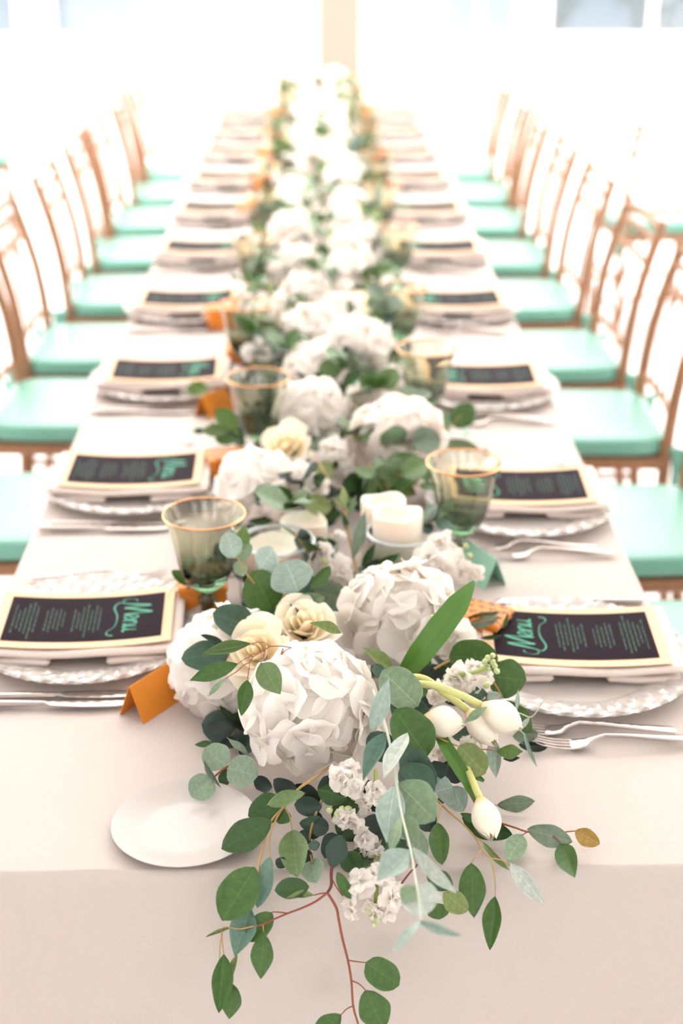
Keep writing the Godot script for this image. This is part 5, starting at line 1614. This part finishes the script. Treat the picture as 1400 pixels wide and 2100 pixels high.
	tulip("fat ivory tulip pointing right, nearest to the front hydrangea", Vector3(0.1112, 0.8566, -0.1401), Vector3(0.1587, 0.854, -0.1382), .0185, [], 1)
	tulip("ivory tulip on a pale curved stem, rightmost of the tight trio", Vector3(0.1823, 0.8672, -0.1544), Vector3(0.226, 0.8546, -0.1265), .0188, [Vector3(0.0956, 0.8814, -0.1837), Vector3(0.1145, 0.891, -0.1658), Vector3(0.1325, 0.8904, -0.1598), Vector3(0.1486, 0.8846, -0.157), Vector3(0.164, 0.8762, -0.1586), Vector3(0.1835, 0.8667, -0.1541)], 2)
	tulip("ivory tulip half hidden under its curved neighbour, stem arching from the left", Vector3(0.1677, 0.854, -0.1653), Vector3(0.1975, 0.8292, -0.1323), .0165, [Vector3(0.093, 0.8741, -0.2079), Vector3(0.1047, 0.8864, -0.1912), Vector3(0.1168, 0.8887, -0.1811), Vector3(0.1301, 0.8807, -0.1774), Vector3(0.1417, 0.8722, -0.1735), Vector3(0.1561, 0.8626, -0.1692), Vector3(0.1683, 0.8535, -0.1651)], 3)
	tulip("single ivory tulip hanging down toward the near edge", Vector3(0.1732, 0.7987, -0.0651), Vector3(0.1832, 0.7749, -0.022), .0160, [Vector3(0.1613, 0.8111, -0.1142), Vector3(0.1654, 0.8093, -0.0916), Vector3(0.1688, 0.806, -0.0738), Vector3(0.1737, 0.7976, -0.0646)], 4)
	o = thing("tulip_leaf", "long upright tulip leaf leaning right across the second hydrangea", "greenery", Vector3(0.0951, 0.8609, -0.2403))
	tulip_blade(o, [Vector3(0.0951, 0.8609, -0.2403), Vector3(0.1144, 0.8951, -0.2329), Vector3(0.1372, 0.9225, -0.2443), Vector3(0.1601, 0.9498, -0.2558), Vector3(0.1827, 0.9673, -0.2847)], [.018, .030, .032, .028, .002], 0.22)
	o = thing("tulip_leaf", "long tulip leaf curving down to the hanging tulip", "greenery", Vector3(0.1299, 0.8424, -0.1391))
	tulip_blade(o, [Vector3(0.1299, 0.8424, -0.1391), Vector3(0.1406, 0.8323, -0.1128), Vector3(0.1546, 0.8114, -0.1036), Vector3(0.1653, 0.799, -0.0871), Vector3(0.1742, 0.7795, -0.0677)], [.012, .016, .016, .014, .002], 0.22)
	tulip_blade(o, [Vector3(0.1623, 0.8055, -0.1226), Vector3(0.171, 0.8016, -0.11), Vector3(0.1823, 0.7943, -0.1066)], [.012, .010, .003], 0.22)
	stock("white stock sprig just right under the front hydrangea", [[Vector3(0.0159, 0.8364, -0.0567), 0.0165], [Vector3(0.0268, 0.8293, -0.0535), 0.0165], [Vector3(0.0236, 0.8424, -0.0592), 0.0121]], [], [], 5)
	stock("white stock sprig with green buds left of the silver sprig", [[Vector3(0.0465, 0.8172, -0.0479), 0.0143], [Vector3(0.0357, 0.8013, -0.0521), 0.0132], [Vector3(0.0178, 0.793, -0.038), 0.0121], [Vector3(0.0321, 0.791, -0.0369), 0.0143], [Vector3(0.0542, 0.8213, -0.0495), 0.0110]], [[Vector3(0.0014, 0.8011, -0.0417), 0.0114], [Vector3(0.0091, 0.7961, -0.0394), 0.0105], [Vector3(0.0146, 0.8011, -0.0415), 0.0132], [Vector3(0.0223, 0.8021, -0.0418), 0.0132], [Vector3(0.0112, 0.79, -0.0368), 0.0097]], [Vector3(0.0544, 0.8255, -0.0841), Vector3(0.0524, 0.8216, -0.0606), Vector3(0.0432, 0.8122, -0.0458)], 6)
	stock("small ruffled white stock bloom left of the lowest silver leaves", [[Vector3(0.0418, 0.7679, -0.0267), 0.0132], [Vector3(0.0515, 0.758, -0.0201), 0.0121], [Vector3(0.039, 0.7608, -0.0237), 0.0110]], [], [Vector3(0.0647, 0.7751, -0.0512), Vector3(0.0619, 0.7608, -0.0342), Vector3(0.0522, 0.7592, -0.0097)], 7)
	stock("white stock cluster hanging at the middle of the near edge", [[Vector3(0.039, 0.7554, 0.0298), 0.0181], [Vector3(0.0582, 0.7613, 0.0276), 0.0170], [Vector3(0.0661, 0.7506, 0.0432), 0.0169], [Vector3(0.0266, 0.732, 0.0397), 0.0128], [Vector3(0.0505, 0.7369, 0.038), 0.0160], [Vector3(0.0638, 0.7295, 0.0414), 0.0128]], [[Vector3(0.0462, 0.7222, 0.0442), 0.0102], [Vector3(0.0531, 0.7193, 0.0456), 0.0111], [Vector3(0.0483, 0.7144, 0.0477), 0.0085], [Vector3(0.0568, 0.7242, 0.0436), 0.0094], [Vector3(0.0425, 0.729, 0.0412), 0.0094]], [Vector3(0.0516, 0.7635, 0.0047), Vector3(0.0517, 0.7515, 0.0317), Vector3(0.0494, 0.7222, 0.0443)], 8)
	stock("white stock sprig with pale buds above the tulip trio", [[Vector3(0.1651, 0.8601, -0.2333), 0.0193], [Vector3(0.1831, 0.8535, -0.2302), 0.0193], [Vector3(0.1903, 0.8579, -0.2428), 0.0157], [Vector3(0.1801, 0.8651, -0.2461), 0.0121]], [[Vector3(0.1984, 0.8822, -0.2423), 0.0125], [Vector3(0.2044, 0.8778, -0.2403), 0.0116], [Vector3(0.1947, 0.8789, -0.2409), 0.0106], [Vector3(0.2067, 0.8734, -0.2384), 0.0116], [Vector3(0.2091, 0.8679, -0.2359), 0.0116], [Vector3(0.1995, 0.8701, -0.237), 0.0096], [Vector3(0.2044, 0.8855, -0.2436), 0.0106], [Vector3(0.1946, 0.862, -0.2119), 0.0133]], [Vector3(0.1389, 0.8495, -0.2401), Vector3(0.1612, 0.8679, -0.2258), Vector3(0.1821, 0.8718, -0.2272), Vector3(0.1983, 0.8734, -0.2385)], 9)
	stock("white stock bloom tucked behind the tulip stems", [[Vector3(0.1397, 0.8523, -0.214), 0.0143], [Vector3(0.1325, 0.8469, -0.2118), 0.0107]], [], [], 10)
	stock("white stock bloom peeping out beneath the tulip trio", [[Vector3(0.1828, 0.7965, -0.1892), 0.0131], [Vector3(0.1721, 0.7943, -0.1885), 0.0107]], [], [], 11)
	stock("white stock bloom low between the tulip and the blue leaves", [[Vector3(0.1375, 0.7965, -0.1682), 0.0106], [Vector3(0.1434, 0.7857, -0.1634), 0.0106], [Vector3(0.1336, 0.7867, -0.1749), 0.0095]], [], [], 12)
	stock("large petalled white stock bloom right of the long tulip leaf", [[Vector3(0.1733, 0.8476, -0.3639), 0.0232], [Vector3(0.1648, 0.8357, -0.3589), 0.0168], [Vector3(0.1831, 0.847, -0.3853), 0.0143]], [[Vector3(0.1373, 0.8938, -0.33), 0.0110], [Vector3(0.1435, 0.8904, -0.3284), 0.0120], [Vector3(0.1347, 0.8881, -0.3276), 0.0110], [Vector3(0.1473, 0.895, -0.3303), 0.0100]], [], 13)
	stock("white stock stem with green buds below the nearest right goblet", [[Vector3(0.1758, 0.8476, -0.6579), 0.0206], [Vector3(0.1549, 0.8367, -0.6209), 0.0262], [Vector3(0.1721, 0.831, -0.6073), 0.0246], [Vector3(0.1912, 0.8367, -0.6203), 0.0189], [Vector3(0.202, 0.8233, -0.6144), 0.0189], [Vector3(0.1439, 0.8267, -0.6168), 0.0145], [Vector3(0.2238, 0.82, -0.6126), 0.0131]], [[Vector3(0.2095, 0.8567, -0.6287), 0.0128], [Vector3(0.2145, 0.8434, -0.6228), 0.0140], [Vector3(0.2091, 0.8, -0.6042), 0.0140], [Vector3(0.1986, 0.85, -0.626), 0.0116]], [], 14)
	stock("white stock sprig behind the silver leaves left of the olive branch", [[Vector3(0.0009, 0.8434, -0.6263), 0.0218], [Vector3(0.0168, 0.8267, -0.6189), 0.0218], [Vector3(-0.0087, 0.83, -0.6207), 0.0203], [Vector3(0.024, 0.8167, -0.6144), 0.0174], [Vector3(0.0211, 0.8577, -0.6649), 0.0103]], [[Vector3(-0.0014, 0.8452, -0.6054), 0.0127], [Vector3(-0.0121, 0.85, -0.6294), 0.0128], [Vector3(0.0098, 0.8701, -0.6377), 0.0105]], [], 15)
	stock("small white stock sprig with round buds left of the olive branch top", [[Vector3(-0.0423, 0.8715, -0.8788), 0.0225], [Vector3(-0.02, 0.8568, -0.8721), 0.0225], [Vector3(-0.008, 0.8531, -0.8703), 0.0193], [Vector3(-0.0716, 0.8607, -0.8528), 0.0143], [Vector3(-0.0481, 0.8531, -0.871), 0.0160]], [[Vector3(-0.0465, 0.8472, -0.8684), 0.0154], [Vector3(-0.0585, 0.8458, -0.8679), 0.0128], [Vector3(-0.0522, 0.831, -0.8615), 0.0116]], [], 16)
	stock("compact white stock bloom right of the round grey leaf", [[Vector3(0.0179, 0.8584, -1.0247), 0.0272], [Vector3(0.0238, 0.8428, -1.0178), 0.0221], [Vector3(0.0304, 0.8194, -1.0076), 0.0153]], [], [], 17)
	stock("white stock cluster above the big middle hydrangea", [[Vector3(0.0779, 0.8574, -1.3173), 0.0321], [Vector3(0.0969, 0.8747, -1.3244), 0.0283], [Vector3(0.0589, 0.8357, -1.3083), 0.0283], [Vector3(0.0465, 0.8167, -1.3002), 0.0189], [Vector3(0.1108, 0.8444, -1.3111), 0.0189]], [], [], 18)
	stock("white stock blossoms behind the big middle hydrangea", [[Vector3(0.16, 0.8069, -1.512), 0.0263], [Vector3(0.1904, 0.8162, -1.5155), 0.0202], [Vector3(0.14, 0.8348, -1.5243), 0.0222]], [], [], 19)
	stock("white stock sprig above the glass rim between the second goblets", [[Vector3(0.0345, 0.8276, -1.9587), 0.0390], [Vector3(0.0633, 0.8487, -1.9673), 0.0345], [Vector3(0.0919, 0.8276, -1.9577), 0.0322], [Vector3(0.0457, 0.796, -1.9448), 0.0345], [Vector3(0.1265, 0.8487, -1.9663), 0.0230]], [], [], 20)
	rose("open cream rose above the front hydrangea, upper of the pair", Vector3(-0.03, 0.87, -0.3537), .040, Vector3(-.1, .85, .5), 21)
	rose("cream rose left of the front hydrangea, lower of the pair", Vector3(-0.0879, 0.87, -0.2839), .042, Vector3(-.25, .7, .65), 22)
	rose("cream rose left of the round grey leaf in the middle of the garland", Vector3(-0.0675, 0.86, -1.046), .045, Vector3(-.2, .8, .5), 23)
	hydrangea("big white hydrangea head at the front of the garland", Vector3(-0.0212, 0.85, -0.1817), .082, 44, true)
	hydrangea("white hydrangea head left of the cream roses", Vector3(-0.1297, 0.816, -0.3531), .079, 45, true)
	hydrangea("white hydrangea head behind the long tulip leaf", Vector3(0.0951, 0.848, -0.4242), .078, 46, true)
	hydrangea("white hydrangea head behind the left candle glass", Vector3(-0.1104, 0.83, -0.9175), .072, 47, true)
	hydrangea("blush white hydrangea head in front of the nearest right goblet's left side", Vector3(0.1297, 0.85, -1.094), .084, 48, true, "petal_blush")
	hydrangea("white hydrangea head beside the second left goblet's bowl", Vector3(-0.0255, 0.855, -1.2404), .068, 49, true)
	hydrangea("creamy white hydrangea head under the far candle glass", Vector3(-0.0117, 0.835, -1.5426), .072, 50, true)
	hydrangea("blush white hydrangea head low behind the left candle", Vector3(-0.081, 0.81, -0.8743), .05, 51, true, "petal_blush")


func garland() -> void:

	# wording for a place along the garland: counted beyond the left place settings
	var seen := {}
	var spot := func(what: String, z_: float) -> String:
		var k := clampi(int((-z_ - 0.55) / 0.6), 0, 9)
		var key := what + str(k)
		seen[key] = seen.get(key, 0) + 1
		return "%s, %s from the %s left setting" % [what, ORD[seen[key] - 1], ORD[k]]
	# dark leaves tucked low under the flowers, all along the table
	var q := RandomNumberGenerator.new()
	q.seed = 21
	var n := 0
	var z := -0.34
	while z > -6.5:
		var near := z > -2.3
		for s in [-1.0, 1.0, 0.0]:
			n += 1
			var at := Vector3(s * q.randf_range(0.02, 0.07), TOP + (q.randf_range(0.015, 0.03) if z > -0.6 else q.randf_range(0.015, 0.05)), z + q.randf_range(-0.04, 0.04))
			if z > -0.3:
				at.x *= 0.5
			var dir := Vector3(s * q.randf_range(0.5, 1.0) + q.randf_range(-0.3, 0.3), q.randf_range(-0.1, 0.15) if z > -0.6 else q.randf_range(0.0, 0.5), q.randf_range(-0.2, 0.9))
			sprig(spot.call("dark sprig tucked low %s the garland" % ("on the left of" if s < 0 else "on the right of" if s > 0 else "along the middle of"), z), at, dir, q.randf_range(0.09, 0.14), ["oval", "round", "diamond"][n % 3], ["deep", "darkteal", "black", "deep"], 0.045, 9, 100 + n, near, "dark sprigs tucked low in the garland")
		z -= 0.11 if near else 0.15
	# silver and green sprigs showing between and beside the flowers
	z = -0.75
	n = 0
	while z > -6.5:
		var near := z > -2.3
		for s in [-1.0, 1.0]:
			n += 1
			if s < 0 and z > -1.5:
				continue
			var at := Vector3(s * q.randf_range(0.06, 0.12), TOP + q.randf_range(0.05, 0.11), z + q.randf_range(-0.05, 0.05))
			var dir := Vector3(s * q.randf_range(0.3, 1.0), q.randf_range(0.1, 0.9), q.randf_range(-0.5, 0.9))
			sprig(spot.call("%s sprig on the garland's %s flank" % [["grey green eucalyptus", "mid green eucalyptus", "silvery narrow leaved", "sage green eucalyptus"][n % 4], "left" if s < 0 else "right"], z), at, dir, q.randf_range(0.09, 0.13), ["round", "diamond", "lance", "round"][n % 4], [["sage", "green", "grey"], ["mid", "green", "olive"], ["silver", "sage", "blue"], ["sage", "grey", "teal"]][n % 4], 0.046, 9, 500 + n, near, "eucalyptus sprigs on the garland's %s flank" % ("left" if s < 0 else "right"))
		n += 1
		var top := Vector3(q.randf_range(-0.09, 0.09), TOP + q.randf_range(0.09, 0.13), z - 0.06)
		sprig(spot.call("green sprig on top of the garland", z), top, Vector3(q.randf_range(-0.8, 0.8), q.randf_range(0.1, 0.5), q.randf_range(0.2, 1.0)), q.randf_range(0.08, 0.11), ["round", "oval", "diamond"][n % 3], [["green", "mid", "sage"], ["green", "grey", "deep"], ["mid", "olive", "green"]][n % 3], 0.05, 7, 800 + n, near, "green sprigs on top of the garland")
		z -= 0.17
	# the flowers of the far garland
	z = -1.62
	n = 0
	while z > -6.5:
		n += 1
		var s := 1.0 if n % 2 else -1.0
		var far := z < -2.5
		hydrangea(spot.call("blurred white hydrangea head in the garland", z), Vector3(s * q.randf_range(0.02, 0.10), TOP + q.randf_range(0.085, 0.125), z), q.randf_range(0.058, 0.075), 300 + n, false, "petal_white", "far white hydrangeas")
		if n % 2 == 0:
			rose(spot.call("blurred cream rose in the garland", z), Vector3(-s * q.randf_range(0.05, 0.11), TOP + q.randf_range(0.09, 0.13), z + 0.05), 0.042, Vector3(-s * 0.3, 0.8, 0.6), 350 + n, "petal_cream", false, "far cream roses")
		var c := Vector3(-s * q.randf_range(0.03, 0.13), TOP + q.randf_range(0.09, 0.13), z + q.randf_range(-0.06, 0.06))
		var blooms := []
		for k in 4:
			blooms.append([c + Vector3(q.randf_range(-0.03, 0.03), q.randf_range(-0.02, 0.025), q.randf_range(-0.03, 0.03)), 0.018])
		stock(spot.call("blurred white stock blossoms in the garland", z), blooms, [], [], 400 + n, false, "far white stock")
		z -= 0.16
